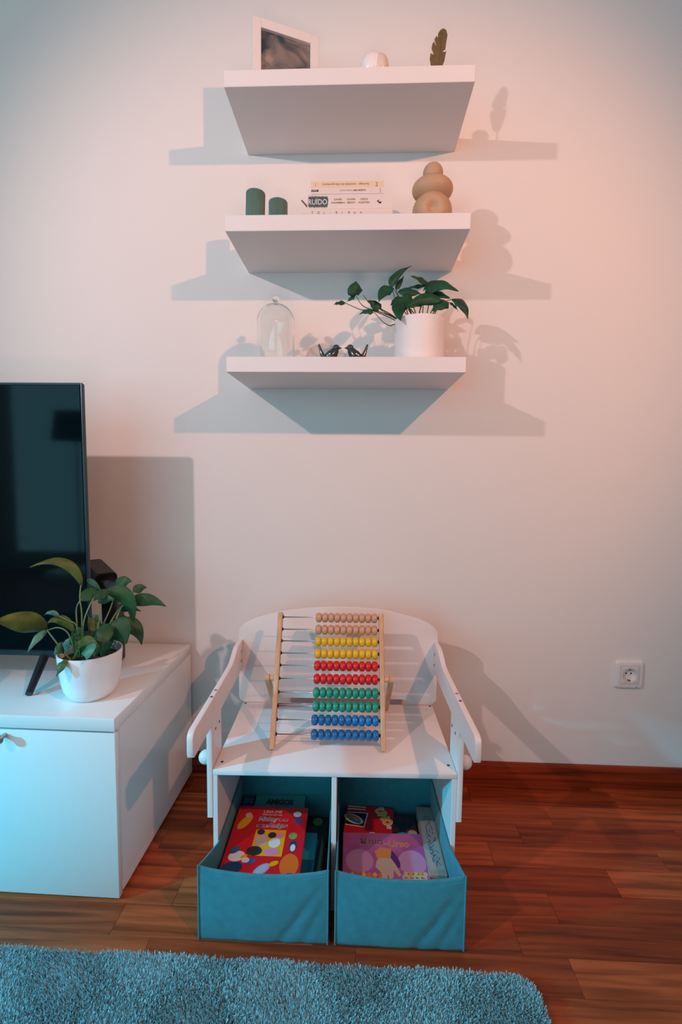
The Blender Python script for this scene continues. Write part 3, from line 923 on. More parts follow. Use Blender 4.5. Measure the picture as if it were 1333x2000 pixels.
box('bottom_edge_strip', -0.001, 0.0003, 0.0195, CDp, 0.012, 0.0285, CABW, t)
box('back_edge_strip', -0.001, 0.0, CDp - 0.0225, CDp, 0.030, CZ - TB - 0.002, CABW, t)
for fx in (-0.03, -CW + 0.05, -CW / 2):
    for fy in (0.05, CDp - 0.05):
        lathe('foot', [(0.0, 0.0), (0.015, 0.0), (0.015, 0.012), (0, 0.012)], BLACKP, t, 20, (fx, fy))

# ------------------------------------------------------------------ television
TX, TY, TZ0, TZ1 = -0.690, -0.305, 0.500, 1.192
TW = 1.16
t = thing('television', 'large black flat-screen television on splayed legs, cut off at the left edge', 'television', (TX, TY, CZ))
h0, h1 = TZ0 - CZ, TZ1 - CZ
box('housing', -TW, 0, 0.004, 0.014, h0, h1, BLACKP, t, 0.003, 3)
box('screen', -TW + 0.006, -0.0062, 0.0, 0.0041, h0 + 0.016, h1 - 0.006, SCREEN, t)
bm = bmesh.new()
add_box(bm, -0.0045, 0.0006, -0.0008, 0.006, h0 - 0.0005, h1 + 0.0005, 0.0012, 2)
add_box(bm, -TW - 0.0006, -TW + 0.0045, -0.0008, 0.006, h0 - 0.0005, h1 + 0.0005, 0.0012, 2)
add_box(bm, -TW + 0.0045, -0.0045, -0.0008, 0.006, h1 - 0.0045, h1 + 0.0005, 0.0)
add_box(bm, -TW + 0.0045, -0.0045, -0.0012, 0.006, h0 - 0.0005, h0 + 0.013, 0.0)
autosmooth(from_bm('bezel', bm, mat('dark_grey_metal_trim', (0.03, 0.05, 0.06), 0.3, metal=0.6), t), 30)
box('rear_bulge', -TW + 0.2, -0.2, 0.014, 0.055, h0 + 0.02, h0 + 0.4, BLACKP, t, 0.008, 2)
for sx in (-0.128, -TW + 0.128):
    for dy in (-0.088, 0.115):
        sgn = -1 if dy < 0 else 1
        xx = 0.024 if sx > -0.5 else -0.024
        tube('leg', [(sx, 0.016, h0 + 0.004), (sx + xx * (0.96 if sgn < 0 else 0.9), dy, 0.0065)], [0.0115, 0.0082], BLACKP, t, 14, 1, straight=True)

# black perforated speaker behind the television edge
SPX, SPY = -0.703, -0.190
t = thing('speaker', 'black speaker with a perforated barrel head behind the right edge of the television', 'speaker', (SPX, SPY, CZ))
box('column', -0.022, 0.024, 0.0, 0.05, 0.0, 0.208, BLACKP, t, 0.008, 3)
ang = math.radians(132)
dirv = Vector((math.cos(ang), math.sin(ang), 0.10)).normalized()
sd = Vector((0, 0, 1)).cross(dirv).normalized()
upv = dirv.cross(sd)


def rrect(hw, hh, r, n=5):
    o = []
    for cx, cy, a0 in ((hw - r, hh - r, 0), (-hw + r, hh - r, 90), (-hw + r, -hh + r, 180), (hw - r, -hh + r, 270)):
        for k in range(n + 1):
            a = math.radians(a0 + 90 * k / n)
            o.append((cx + r * math.cos(a), cy + r * math.sin(a)))
    return o


def barrel(name, s0, s1, hw, hh, m, rad=0.013):
    base = Vector((0.004, -0.012, 0.237))
    ol = rrect(hw, hh, rad)
    A = [base + dirv * s0 + sd * u + upv * v for u, v in ol]
    B = [base + dirv * s1 + sd * u + upv * v for u, v in ol]
    n = len(ol)
    fs = [tuple(range(n)), tuple(range(2 * n - 1, n - 1, -1))] + [(i, i + n, (i + 1) % n + n, (i + 1) % n) for i in range(n)]
    bm = bmesh.new()
    me = bpy.data.meshes.new('x')
    me.from_pydata([tuple(v) for v in A + B], [], fs)
    bm.from_mesh(me)
    bpy.data.meshes.remove(me)
    return autosmooth(from_bm(name, bm, m, t), 40)


head = barrel('barrel_head', 0.0, 0.15, 0.0285, 0.0285, BLACKG)
bm = bmesh.new()
base = Vector((0.004, -0.012, 0.237))
for k in range(22):
    for j in range(-6, 7):
        c = base + dirv * (0.008 + k * 0.0062) + sd * (j * 0.0035 + (0.0017 if k % 2 else 0)) + upv * 0.0286
        q = [bm.verts.new(c + dirv * a * 0.0017 + sd * b_ * 0.0011 + upv * z) for z in (-0.0008, 0.0002) for a, b_ in ((-1, -1), (1, -1), (1, 1), (-1, 1))]
        for f in ((4, 5, 6, 7), (0, 1, 5, 4), (1, 2, 6, 5), (2, 3, 7, 6), (3, 0, 4, 7)):
            bm.faces.new([q[i] for i in f])
o = from_bm('grille_slots', bm, mat('grille_slot_grey', (0.10, 0.11, 0.12), 0.5), head)
o['kind'] = 'stuff'
barrel('front_cap', -0.003, 0.0, 0.0265, 0.0265, mat('gloss_black', (0.005, 0.005, 0.008), 0.12, coat=0.5), 0.012)
vs, fs = [], []
for k, (r, s_) in enumerate(((0.0085, -0.0031), (0.0088, -0.0045), (0.0065, -0.0045), (0.006, -0.0031))):
    for i in range(24):
        a = 2 * PI * i / 24
        vs.append(base + dirv * s_ + sd * r * math.cos(a) + upv * r * math.sin(a))
for k in range(3):
    for i in range(24):
        fs.append((k * 24 + i, k * 24 + (i + 1) % 24, (k + 1) * 24 + (i + 1) % 24, (k + 1) * 24 + i))
pydata('cap_ring', vs, fs, mat('dim_ring', (0.05, 0.06, 0.07), 0.3), t, True)
for k in range(2):
    box('label_mark', 0.0242, 0.0246, 0.012, 0.03, 0.15 + k * 0.02, 0.153 + k * 0.02, mat('grey_mark', (0.25, 0.25, 0.27), 0.5), t)

# ------------------------------------------------------------------ wall outlet
t = thing('wall_outlet', 'white square wall power socket low on the wall at the right', 'outlet', (0.8345, 0, 0.3672))
OUT = mat('white_socket_plastic', (0.80, 0.77, 0.77), 0.3)
OUT2 = mat('socket_insert_plastic', (0.74, 0.71, 0.71), 0.35)
# cushion-shaped outer frame with a round hole
N = 64
vs, fs = [], []


def ring(fx, y):
    s = len(vs)
    for i in range(N):
        a = 2 * PI * i / N + PI / N
        vs.append((*fx(a), y))
    return s


def sq(h, p=10):
    def f(a):
        c, s = math.cos(a), math.sin(a)
        r = h / ((abs(c) ** p + abs(s) ** p) ** (1 / p))
        return (r * c, r * s)
    return f


def ci(r):
    return lambda a: (r * math.cos(a), r * math.sin(a))


def loft(name, rings, m, parent, cap=False):
    global vs, fs
    vs, fs = [], []
    ids = [ring(f, y) for f, y in rings]
    for a, b in zip(ids, ids[1:]):
        for i in range(N):
            fs.append((a + i, a + (i + 1) % N, b + (i + 1) % N, b + i))
    if cap:
        fs.append(tuple(ids[-1] + i for i in range(N)))
    v2 = [(x, y, z) for x, z, y in vs]
    o = pydata(name, v2, fs, m, parent)
    bm = bmesh.new()
    bm.from_mesh(o.data)
    bmesh.ops.recalc_face_normals(bm, faces=bm.faces)
    bm.to_mesh(o.data)
    bm.free()
    return autosmooth(o, 30)


loft('outer_frame', [(sq(0.0425, 14), 0.0), (sq(0.0425, 14), -0.004), (sq(0.040, 12), -0.0085), (sq(0.0325, 12), -0.0105), (sq(0.029, 20), -0.0100)], OUT, t)
loft('centre_plate', [(sq(0.0285, 20), -0.0090), (sq(0.0285, 20), -0.0102), (sq(0.027, 16), -0.0108), (ci(0.0225), -0.0108), (ci(0.0215), -0.0100)], OUT2, t)
loft('socket_cup', [(ci(0.0215), -0.0107), (ci(0.0210), -0.0112), (ci(0.0200), -0.0107), (ci(0.0190), -0.0012), (ci(0.001), -0.0012)], OUT, t, True)
for sx in (-1, 1):
    lathe('contact_hole', [(0.0, -0.0016), (0.0027, -0.0016), (0.0027, -0.0010)], GAP, t, 16, (sx * 0.0095 / 1.3, 0.003), axis='y')
for sz in (-1, 1):
    box('earth_clip', -0.0028, 0.0028, -0.0095, -0.0014, sz * 0.0175 - 0.0012, sz * 0.0175 + 0.0012, mat('brass_clip', (0.25, 0.17, 0.08), 0.35, metal=0.9), t)
box('corner_mark', 0.020, 0.0225, -0.0110, -0.0100, -0.0372, -0.0352, GAP, t)

# ------------------------------------------------------------------ child's bench
BX, BY, BR, BW, BD, BZ = -0.3166, -0.4922, 0.0300, 0.5351, 0.3145, 0.3285
bench = thing('childs_bench', 'white wooden children\'s bench with arched back, curved armrests and two storage bays', 'bench', (BX, BY, 0), BR)
box('seat', 0.0002, BW - 0.0002, 0, BD, BZ - 0.0118, BZ, BENCHW, bench, 0.001, 2)
box('side_panel', 0.0, 0.0105, 0.001, BD, 0, BZ - 0.0119, BENCHW, bench, 0.0008, 1)
box('side_panel', BW - 0.0105, BW, 0.001, BD, 0, BZ - 0.0119, BENCHW, bench, 0.0008, 1)
box('divider', 0.2612, 0.2724, 0.002, BD, 0, BZ - 0.0119, BENCHW, bench, 0.0008, 1)
box('rear_panel', 0.0106, BW - 0.0106, BD - 0.006, BD - 0.001, 0.02, BZ - 0.012, BENCHW, bench)


def arc(pts, n=4):
    return [(p[0], p[1]) for p in smooth_path([(a, b, 0) for a, b in pts], n)]


top = arc([(-0.0115, 0.522), (-0.0105, 0.538), (-0.0039, 0.5482), (0.0069, 0.5575), (0.0285, 0.5690), (0.0543, 0.5780), (0.0929, 0.5880), (0.1400, 0.5965), (0.1943, 0.603), (0.2655, 0.6061), (0.3450, 0.6035), (0.3990, 0.598), (0.4422, 0.588), (0.4811, 0.578), (0.5065, 0.569), (0.5281, 0.5575), (0.5389, 0.5482), (0.5456, 0.538), (0.5466, 0.522)], 3)
outline = top + [(0.5466, 0.345), (0.544, 0.337), (0.538, 0.3312), (0.530, 0.3288), (0.475, 0.3288), (0.467, 0.3325), (0.460, 0.3395), (0.452, 0.3425), (0.083, 0.3425), (0.075, 0.3395), (0.068, 0.3325), (0.060, 0.3288), (0.005, 0.3288), (-0.003, 0.3312), (-0.009, 0.337), (-0.0115, 0.345)]
prism('backrest', outline, BD + 0.0004, BD + 0.0124, BENCHW, bench, 'y', 0.0012, 2)
arm = [(0.0004, 0.2176), (0.004, 0.2150), (0.076, 0.2150), (0.0797, 0.219), (0.0797, 0.4272), (0.25, 0.4283), (BD, 0.4283)]
arm += arc([(BD, 0.5107), (0.2923, 0.5107), (0.270, 0.5106), (0.2532, 0.5080), (0.2300, 0.4990), (0.2080, 0.4900), (0.184, 0.4860), (0.1364, 0.4847)], 3)
arm += [(0.0174, 0.4840), (-0.112, 0.4840), (-0.121, 0.4818), (-0.1262, 0.4775), (-0.1285, 0.470), (-0.1285, 0.442), (-0.1265, 0.4345), (-0.121, 0.431), (-0.113, 0.4305), (-0.0010, 0.4280)]
arm = arm[::-1]
armL = prism('arm_panel', arm, -0.0125, -0.0003, BENCHW, bench, 'x', 0.0011, 2)
armR = prism('arm_panel', arm, BW + 0.0003, BW + 0.0125, BENCHW, bench, 'x', 0.0011, 2)
sphere('knob', (-0.0250, 0.036, 0.3360), 0.0158, BENCHW, bench, 1, 1, 1, 28)
sphere('knob', (BW + 0.0250, 0.036, 0.3340), 0.0158, BENCHW, bench, 1, 1, 1, 28)


def screw(c, axis, s=1):
    """recessed cross-head screw cap"""
    r = 0.0036
    k = {'z': lambda a, b, h: (c[0] + a, c[1] + b, c[2] + h), 'x': lambda a, b, h: (c[0] + s * h, c[1] + a, c[2] + b)}[axis]
    vs, fs = [], []
    prof = ((r, 0.0001), (r * 0.9, 0.0006), (r * 0.55, 0.0006), (r * 0.3, 0.0001))
    for rr_, h in prof:
        for i in range(16):
            a = 2 * PI * i / 16
            vs.append(k(rr_ * math.cos(a), rr_ * math.sin(a), h))
    for q in range(3):
        for i in range(16):
            fs.append((q * 16 + i, q * 16 + (i + 1) % 16, (q + 1) * 16 + (i + 1) % 16, (q + 1) * 16 + i))
    fs.append(tuple(48 + i for i in range(16)))
    pydata('screw', vs, fs, SCREW, bench)


for c in ((0.0133, 0.0301, BZ), (0.522, 0.0317, BZ), (0.0085, 0.307, BZ), (0.5275, 0.307, BZ), (-0.0063, 0.0542, 0.4840), (-0.0063, 0.0215, 0.4840), (BW + 0.0063, 0.0554, 0.4840), (BW + 0.0063, 0.0209, 0.4840)):
    screw(c, 'z')
for c in ((-0.0003, 0.298, 0.4824), (-0.0003, 0.2972, 0.4549), (-0.0003, 0.0617, 0.4061), (-0.0003, 0.0294, 0.4068)):
    screw(c, 'x', 1)
for c in ((BW + 0.0003, 0.3, 0.4806), (BW + 0.0003, 0.3, 0.4502), (BW + 0.0003, 0.0645, 0.4041), (BW + 0.0003, 0.0322, 0.4038)):
    screw(c, 'x', -1)

# ------------------------------------------------------------------ fabric bins


def bin_(label, fl, fr, ml, mr, y0l, y0r, seed):
    """plan: front corners fl..fr at y0, squeezed between bench panels (ml..mr) from y=0 on"""
    t = thing('storage_bin', label, 'storage bin', (BX, BY, 0), BR, 'teal fabric bins pulled out of the bench')
    rn = random.Random(seed)
    yb = 0.235
    nx, ny, nz = 36, 30, 22
    H = 0.166

    def xl(y, y0):
        if y >= -0.004:
            return ml
        k = (y + 0.004) / (y0 + 0.004)
        return ml + (fl - ml) * k

    def xr(y, y0):
        if y >= -0.004:
            return mr
        k = (y + 0.004) / (y0 + 0.004)
        return mr + (fr - mr) * k
    loop = []
    for i in range(nx):
        u = i / nx
        loop.append(('f', u))
    for i in range(ny):
        loop.append(('r', i / ny))
    for i in range(nx):
        loop.append(('b', i / nx))
    for i in range(ny):
        loop.append(('l', i / ny))
    vs, fs = [], []
    n = len(loop)
    for k in range(nz + 1):
        h = k / nz
        z = H * h
        for s_, u in loop:
            if s_ == 'f':
                x = fl + (fr - fl) * u
                y = y0l + (y0r - y0l) * u
                ed = (4 * u * (1 - u))
                bulge = 0.006 * ed ** 0.7 * math.sin(PI * min(1, h * 1.0)) + 0.002 * ed
                y -= bulge
                # diagonal pulls towards the upper right corner
                for (c0, sl, am, wd_) in ((0.62, 0.42, 0.0045, 0.035), (0.80, 0.30, 0.0040, 0.028), (0.30, -0.20, 0.0016, 0.06)):
                    cx = c0 + sl * h
                    g = math.exp(-((u - cx) / wd_) ** 2)
                    y += am * g * math.sin(PI * min(1, 0.15 + h * 0.9)) * (0.35 + 0.65 * ed)
                z2 = z - (0.0135 * ed ** 0.8) * h ** 3
            elif s_ == 'r':
                y = y0r + (yb - y0r) * u
                x = xr(y, y0r) + 0.0
                z2 = z - 0.002 * (4 * u * (1 - u)) * h
            elif s_ == 'b':
                x = mr + (ml - mr) * u
                y = yb
                z2 = z
            else:
                y = yb + (y0l - yb) * u
                x = xl(y, y0l)
                z2 = z - 0.002 * (4 * u * (1 - u)) * h
            if k == 0:
                z2 = 0.0015
            vs.append((x, y, z2))
    for k in range(nz):
        for i in range(n):
            fs.append((k * n + i, k * n + (i + 1) % n, (k + 1) * n + (i + 1) % n, (k + 1) * n + i))
    o = pydata('fabric_walls', vs, fs, FABRIC, t)
    sm = o.modifiers.new('thickness', 'SOLIDIFY')
    sm.thickness = 0.0028
    sm.offset = -1
    bm = bmesh.new()
    bm.from_mesh(o.data)
    bmesh.ops.recalc_face_normals(bm, faces=bm.faces)
    bm.to_mesh(o.data)
    bm.free()
    autosmooth(o, 45)
    # base board
    cb = [vs[i] for i in range(n)]
    bmv = [(x * 0.994 + 0.006 * (fl + fr) / 2, y * 0.994 + 0.0006, 0.0012) for x, y, z in cb] + [(x * 0.994 + 0.006 * (fl + fr) / 2, y * 0.994 + 0.0006, 0.0045) for x, y, z in cb]
    ff = [tuple(range(n))[::-1], tuple(range(n, 2 * n))] + [(i, (i + 1) % n, (i + 1) % n + n, i + n) for i in range(n)]
    pydata('base_board', bmv, ff, FABRIC, t)
    # stitched hem: a raised tape under the rim on the front, and corner piping
    hv, hf = [], []
    top0 = nz * n
    for i in range(nx + 1):
        a = vs[top0 + i]
        for dz, dy in ((-0.0105, -0.0004), (-0.0115, -0.0012), (-0.0125, -0.0004)):
            hv.append((a[0], a[1] + dy - 0.0002, a[2] + dz))
    for i in range(nx):
        for j in range(2):
            q = i * 3 + j
            hf.append((q, q + 1, q + 4, q + 3))
    pydata('hem_seam', hv, hf, FABRIC, t)
    for ci_ in (0, nx):
        tube('corner_piping', [(vs[k * n + ci_][0], vs[k * n + ci_][1] - 0.0006, vs[k * n + ci_][2]) for k in range(0, nz + 1, 2)], 0.0019, FABRIC, t, 8, 2)
    return t


bin_('teal fabric storage bin on the left, holding the red storybook', -0.0125, 0.2578, 0.0125, 0.2585, -0.0705, -0.0765, 3)
bin_('teal fabric storage bin on the right, holding the purple puzzle box', 0.2735, 0.5385, 0.2745, 0.5235, -0.0765, -0.0845, 8)

# ------------------------------------------------------------------ books and games in the bins


def board(name, label, cat, cx, cy, z, wx, wy, th, rot, m_top, m_side, tilt=0.0, group=None, pages=True, tiltx=0.0, kindbook=True):
    """flat box-like thing lying in a bin; origin at its centre underside"""
    t = thing(name, label, cat, (cx, cy, z), rot, group)
    t.rotation_euler = (tilt, tiltx, rot)
    if kindbook:
        c = 0.0016
        bm = bmesh.new()
        add_box(bm, -wx / 2, wx / 2, -wy / 2, wy / 2, 0, c, 0.0004, 1)
        add_box(bm, -wx / 2, wx / 2, -wy / 2, wy / 2, th - c, th, 0.0004, 1)
        add_box(bm, -wx / 2, -wx / 2 + c, -wy / 2, wy / 2, c, th - c)
        from_bm('cover', bm, m_top, t)
        box('page_block', -wx / 2 + c, wx / 2 - 0.003, -wy / 2 + 0.003, wy / 2 - 0.003, c, th - c, m_side, t)
    else:
        box('tray', -wx / 2 + 0.001, wx / 2 - 0.001, -wy / 2 + 0.001, wy / 2 - 0.001, 0, th * 0.4, m_side, t)
        box('lid', -wx / 2, wx / 2, -wy / 2, wy / 2, th * 0.25, th, m_top, t, 0.0012, 1)
    return t


def pm(name, col, r=0.35):
    return mat(name, col, r, coat=0.15)


RED = pm('red_print', (0.66, 0.012, 0.02))
YEL = pm('yellow_print', (0.80, 0.42, 0.01))
NAVY = pm('navy_print', (0.01, 0.05, 0.16))
ORG = pm('orange_print', (0.80, 0.16, 0.02))
PINK = pm('pink_print', (0.75, 0.25, 0.45))
PUR = mat('purple_print', (0.34, 0.07, 0.30), 0.35, coat=0.15, noise=0.35, nscale=14, col2=(0.55, 0.17, 0.45))
LAV = pm('lavender_print', (0.55, 0.36, 0.50))
TEAL = pm('teal_print', (0.05, 0.28, 0.26))
GRN = pm('green_print', (0.20, 0.36, 0.10))
LBL = pm('light_blue_print', (0.03, 0.38, 0.48))
DRK = mat('dark_busy_print', (0.012, 0.018, 0.035), 0.35, noise=0.5, nscale=40, col2=(0.07, 0.03, 0.04))
WHT = pm('white_cover_print', (0.75, 0.73, 0.72))
CREAM = pm('cream_print', (0.62, 0.52, 0.36))
BEIGE = pm('beige_print', (0.55, 0.42, 0.34))

# left bin, from the bottom up
Z = 0.006
board('book', 'large dark hardback lying at the bottom of the left bin', 'book', -0.190, -0.395, Z, 0.215, 0.245, 0.030, 0.03, DRK, PAPER, group='books lying in the left bin')
Z += 0.0303
t = board('book', 'dark patterned book under the red storybook, its right edge showing', 'book', -0.1765, -0.385, Z, 0.200, 0.235, 0.026, -0.02, DRK, PAPER, group='books lying in the left bin')
O = (0, 0, 0.026)
X, Y = (1, 0, 0), (0, 1, 0)
flat_poly('green_disc_print', ell(0.073, 0.098, 0.013, 0.014), O, X, Y, GRN, t)
flat_poly('pale_panel_print', [(0.058, -0.02), (0.080, -0.02), (0.082, 0.035), (0.070, 0.045), (0.058, 0.03)], O, X, Y, mat('grey_print', (0.25, 0.24, 0.22), 0.4), t)
flat_poly('spine_stripe', [(0.086, -0.115), (0.095, -0.115), (0.095, 0.02), (0.090, 0.05)], O, X, Y, pm('olive_print', (0.16, 0.20, 0.07)), t)
flat_poly('red_patch_print', [(0.050, 0.05), (0.076, 0.05), (0.076, 0.078), (0.050, 0.078)], O, X, Y, pm('maroon_print', (0.12, 0.02, 0.03)), t)
Z += 0.0263
t = board('book', 'light blue board book wedged under the right edge of the red storybook', 'book', -0.1530, -0.438, Z, 0.110, 0.170, 0.020, -0.02, LBL, PAPER, group='books lying in the left bin')
O = (0, 0, 0.020)
for yy in (-0.058, -0.072):
    flat_poly('white_dot_print', ell(0.038, yy, 0.0085, 0.0065), O, X, Y, WHT, t)
    flat_poly('pupil_print', ell(0.040, yy, 0.002, 0.002, 10), O, X, Y, INK, t, 0.0008)
flat_poly('dark_band_print', [(0.026, -0.04), (0.054, -0.04), (0.054, 0.0), (0.026, 0.0)], O, X, Y, pm('petrol_print', (0.01, 0.13, 0.19)), t)
t = board('book', 'teal storybook with a dark title lying behind the red storybook', 'book', -0.203, -0.345, Z, 0.132, 0.180, 0.018, 0.005, TEAL, PAPER, group='books lying in the left bin', tilt=0.16)
t.location.z = Z + 0.018
O = (0, 0, 0.018)
text_mesh('title_outline', 'AMIGOS', 0.022, (0, 0.058, 0.018), X, Y, pm('dark_teal_print', (0.01, 0.07, 0.08)), t, lift=0.0003, align='CENTER', bold=0.0016, width=0.074)
text_mesh('title_lettering', 'AMIGOS', 0.020, (0, 0.059, 0.018), X, Y, pm('maroon_title', (0.10, 0.01, 0.02)), t, lift=0.0007, align='CENTER', bold=0.0008, width=0.068)
text_mesh('subtitle_lettering', 'E SEUS AMIGOS', 0.007, (0, 0.047, 0.018), X, Y, INK, t, lift=0.0004, align='CENTER')
flat_poly('blue_banner_print', [(-0.010, 0.026), (0.028, 0.026), (0.028, 0.036), (-0.006, 0.038)], O, X, Y, pm('blue_banner', (0.01, 0.09, 0.15)), t)
t = board('book', 'narrow dark blue spotted book at the rear left of the left bin', 'book', -0.2855, -0.300, 0.062, 0.027, 0.070, 0.05, 0.05, NAVY, PAPER, group='books lying in the left bin')
for i in range(10):
    flat_poly('dot_print', ell(-0.009 + 0.006 * (i % 4), 0.010 + 0.008 * (i // 4), 0.0016, 0.0016, 8), (0, 0, 0.05), X, Y, LAV, t)

# red storybook on top
RX, RYc, RZ = -0.2085, -0.4355, 0.1135
t = board('book', 'red picture storybook with a yellow square panel, on top in the left bin', 'book', RX, RYc, RZ, 0.1745, 0.205, 0.0135, 0.005, RED, PAPER, tilt=0.05, group=None)
O = (0, 0, 0.0135)
text_mesh('series_lettering', 'LEIA-ME', 0.0115, (0, 0.0815, 0.0135), X, Y, WHT, t, lift=0.0003, align='CENTER', bold=0.0, width=0.046)
text_mesh('series_lettering', 'HORA DA HISTÓRIA', 0.0060, (0, 0.0735, 0.0135), X, Y, CREAM, t, lift=0.0003, align='CENTER', bold=0.0003, width=0.050)
for (tx, x, y, s, b, wd_) in (('Mickey', -0.031, 0.056, 0.0170, 0.0, 0.047), ('e os', 0.020, 0.0575, 0.010, 0.0003, 0.019), ('seus', -0.032, 0.037, 0.0125, 0.0003, 0.024), ('Amigos', -0.006, 0.037, 0.0170, 0.00018, 0.047)):
    text_mesh('title_outline', tx, s, (x - 0.0003, y, 0.0135), X, Y, WHT, t, lift=0.0003, bold=0.0011, width=wd_ + 0.0026, shear=0.15)
    text_mesh('title_lettering', tx, s, (x + 0.001, y, 0.0135), X, Y, NAVY, t, lift=0.0008, bold=b, width=wd_, shear=0.15)
flat_poly('yellow_panel_print', [(-0.030, -0.0465), (0.042, -0.0465), (0.042, 0.028), (-0.030, 0.028)], O, X, Y, YEL, t)
# plain generic shapes in place of the characters
for (cx, cy, rx, ry, rot, mm, li) in ((-0.062, 0.050, 0.011, 0.026, -0.5, YEL, .0004), (-0.058, 0.072, 0.008, 0.008, 0, CREAM, .0008),
                                      (0.066, 0.060, 0.009, 0.014, 0.3, pm('violet_print', (0.16, 0.06, 0.28)), .0004), (0.062, 0.080, 0.010, 0.009, 0, WHT, .0008),
                                      (-0.062, -0.080, 0.024, 0.016, 0.2, NAVY, .0004), (-0.058, -0.050, 0.019, 0.014, 0.2, WHT, .0008), (-0.041, -0.051, 0.008, 0.005, 0.5, YEL, .0012), (-0.066, -0.034, 0.013, 0.008, 0.7, pm('slate_blue_print', (0.03, 0.12, 0.25)), .0012),
                                      (-0.012, -0.004, 0.015, 0.017, 0, BEIGE, .0008), (-0.017, 0.020, 0.009, 0.008, 0, INK, .0012), (-0.022, -0.034, 0.018, 0.013, 0, INK, .0008),
                                      (0.020, -0.010, 0.014, 0.014, 0, WHT, .0012), (0.011, 0.012, 0.010, 0.009, 0, INK, .0008), (0.017, -0.035, 0.018, 0.010, 0, PINK, .0012), (0.028, 0.012, 0.007, 0.009, 0.4, PINK, .0016),
                                      (0.062, -0.068, 0.021, 0.030, 0, ORG, .0004), (0.064, -0.018, 0.009, 0.016, 0, NAVY, .0008), (0.064, -0.022, 0.006, 0.010, 0, WHT, .0012), (0.060, 0.012, 0.010, 0.010, 0.3, GRN, .0012), (0.068, -0.095, 0.014, 0.007, 0, NAVY, .0008),
                                      (-0.028, -0.062, 0.014, 0.008, 0.2, pm('mid_blue_print', (0.04, 0.13, 0.42)), .0012), (-0.036, -0.060, 0.009, 0.007, 0, WHT, .0016),
                                      (0.004, -0.082, 0.021, 0.011, 0.75, LAV, .0008), (0.004, -0.082, 0.015, 0.007, 0.75, pm('pale_blue_print', (0.35, 0.50, 0.65)), .0012), (0.028, -0.066, 0.011, 0.006, 0.5, YEL, .0012)):
    flat_poly('cover_shape', ell(cx, cy, rx, ry, 18, rot), O, X, Y, mm, t, li)

# right bin
board('game_box', 'dark board game box lying flat at the bottom of the right bin', 'game box', 0.055, -0.40, 0.006, 0.185, 0.225, 0.040, 0.03, DRK, INK, kindbook=False)
t = board('card_game_pack', 'red crinkled card game pack behind the purple puzzle box', 'card game', 0.033, -0.302, 0.062, 0.124, 0.100, 0.020, -0.10, RED, RED, tilt=0.10, kindbook=False)
O = (0, 0, 0.020)
BLK = pm('black_print', (0.01, 0.01, 0.015))
flat_poly('black_card_print', [(-0.060, -0.020), (-0.010, -0.022), (-0.004, 0.026), (-0.060, 0.022)], O, X, Y, WHT, t, .0004)
flat_poly('black_card_print', [(-0.060, -0.017), (-0.013, -0.019), (-0.008, 0.023), (-0.060, 0.019)], O, X, Y, BLK, t, .0008)
flat_poly('oval_print', ell(-0.040, 0.001, 0.027, 0.0135, 24, -0.35), O, X, Y, WHT, t, .0012)
flat_poly('oval_print', ell(-0.042, 0.005, 0.021, 0.006, 24, -0.35), O, X, Y, ORG, t, .0016)
flat_poly('oval_print', ell(-0.041, -0.001, 0.021, 0.005, 24, -0.35), O, X, Y, GRN, t, .0020)
flat_poly('oval_print', ell(-0.038, -0.006, 0.018, 0.004, 24, -0.35), O, X, Y, pm('blue_oval_print', (0.01, 0.12, 0.35)), t, .0024)
for k in range(2):
    flat_poly('card_edge_print', [(-0.060, 0.031 + 0.009 * k), (-0.012, 0.034 + 0.008 * k), (-0.012, 0.037 + 0.008 * k), (-0.060, 0.036 + 0.009 * k)], O, X, Y, WHT, t, .0004)
a_ = -1.02
xd = (math.cos(a_), math.sin(a_), 0)
yd = (-math.sin(a_), math.cos(a_), 0)
text_mesh('logo_outline', 'UNO', 0.030, (0.0125, 0.040, 0.020), xd, yd, WHT, t, lift=0.0005, bold=0.0030, width=0.062, shear=0.1)
text_mesh('logo_lettering', 'UNO', 0.030, (0.0135, 0.039, 0.020), xd, yd, YEL, t, lift=0.0010, bold=0.0012, width=0.058, shear=0.1)
for (x, y, w_, h_) in ((0.004, -0.048, 0.014, 0.014), (0.034, -0.047, 0.015, 0.013), (0.046, -0.018, 0.012, 0.009), (0.024, 0.040, 0.012, 0.009)):
    flat_poly('label_print', [(x, y), (x + w_, y), (x + w_, y + h_), (x, y + h_)], O, X, Y, WHT, t, .0004)
flat_poly('blue_mark_print', [(0.040, 0.004), (0.058, 0.008), (0.056, 0.022), (0.040, 0.020)], O, X, Y, NAVY, t, .0004)
t = board('game_box', 'small dark game box with orange arch print, between the red pack and wooden blocks', 'game box', 0.122, -0.330, 0.052, 0.062, 0.105, 0.030, 0.03, DRK, INK, kindbook=False)
O = (0, 0, 0.030)
flat_poly('light_blue_print', ell(-0.006, -0.020, 0.018, 0.011), O, X, Y, LBL, t, .0004)
flat_poly('pale_arch_print', [(0.006, -0.028), (0.030, -0.028), (0.030, -0.014), (0.024, -0.004), (0.014, -0.003), (0.007, -0.012)], O, X, Y, CREAM, t, .0012)
flat_poly('orange_arch_print', ell(0.018, -0.012, 0.013, 0.011), O, X, Y, ORG, t, .0008)
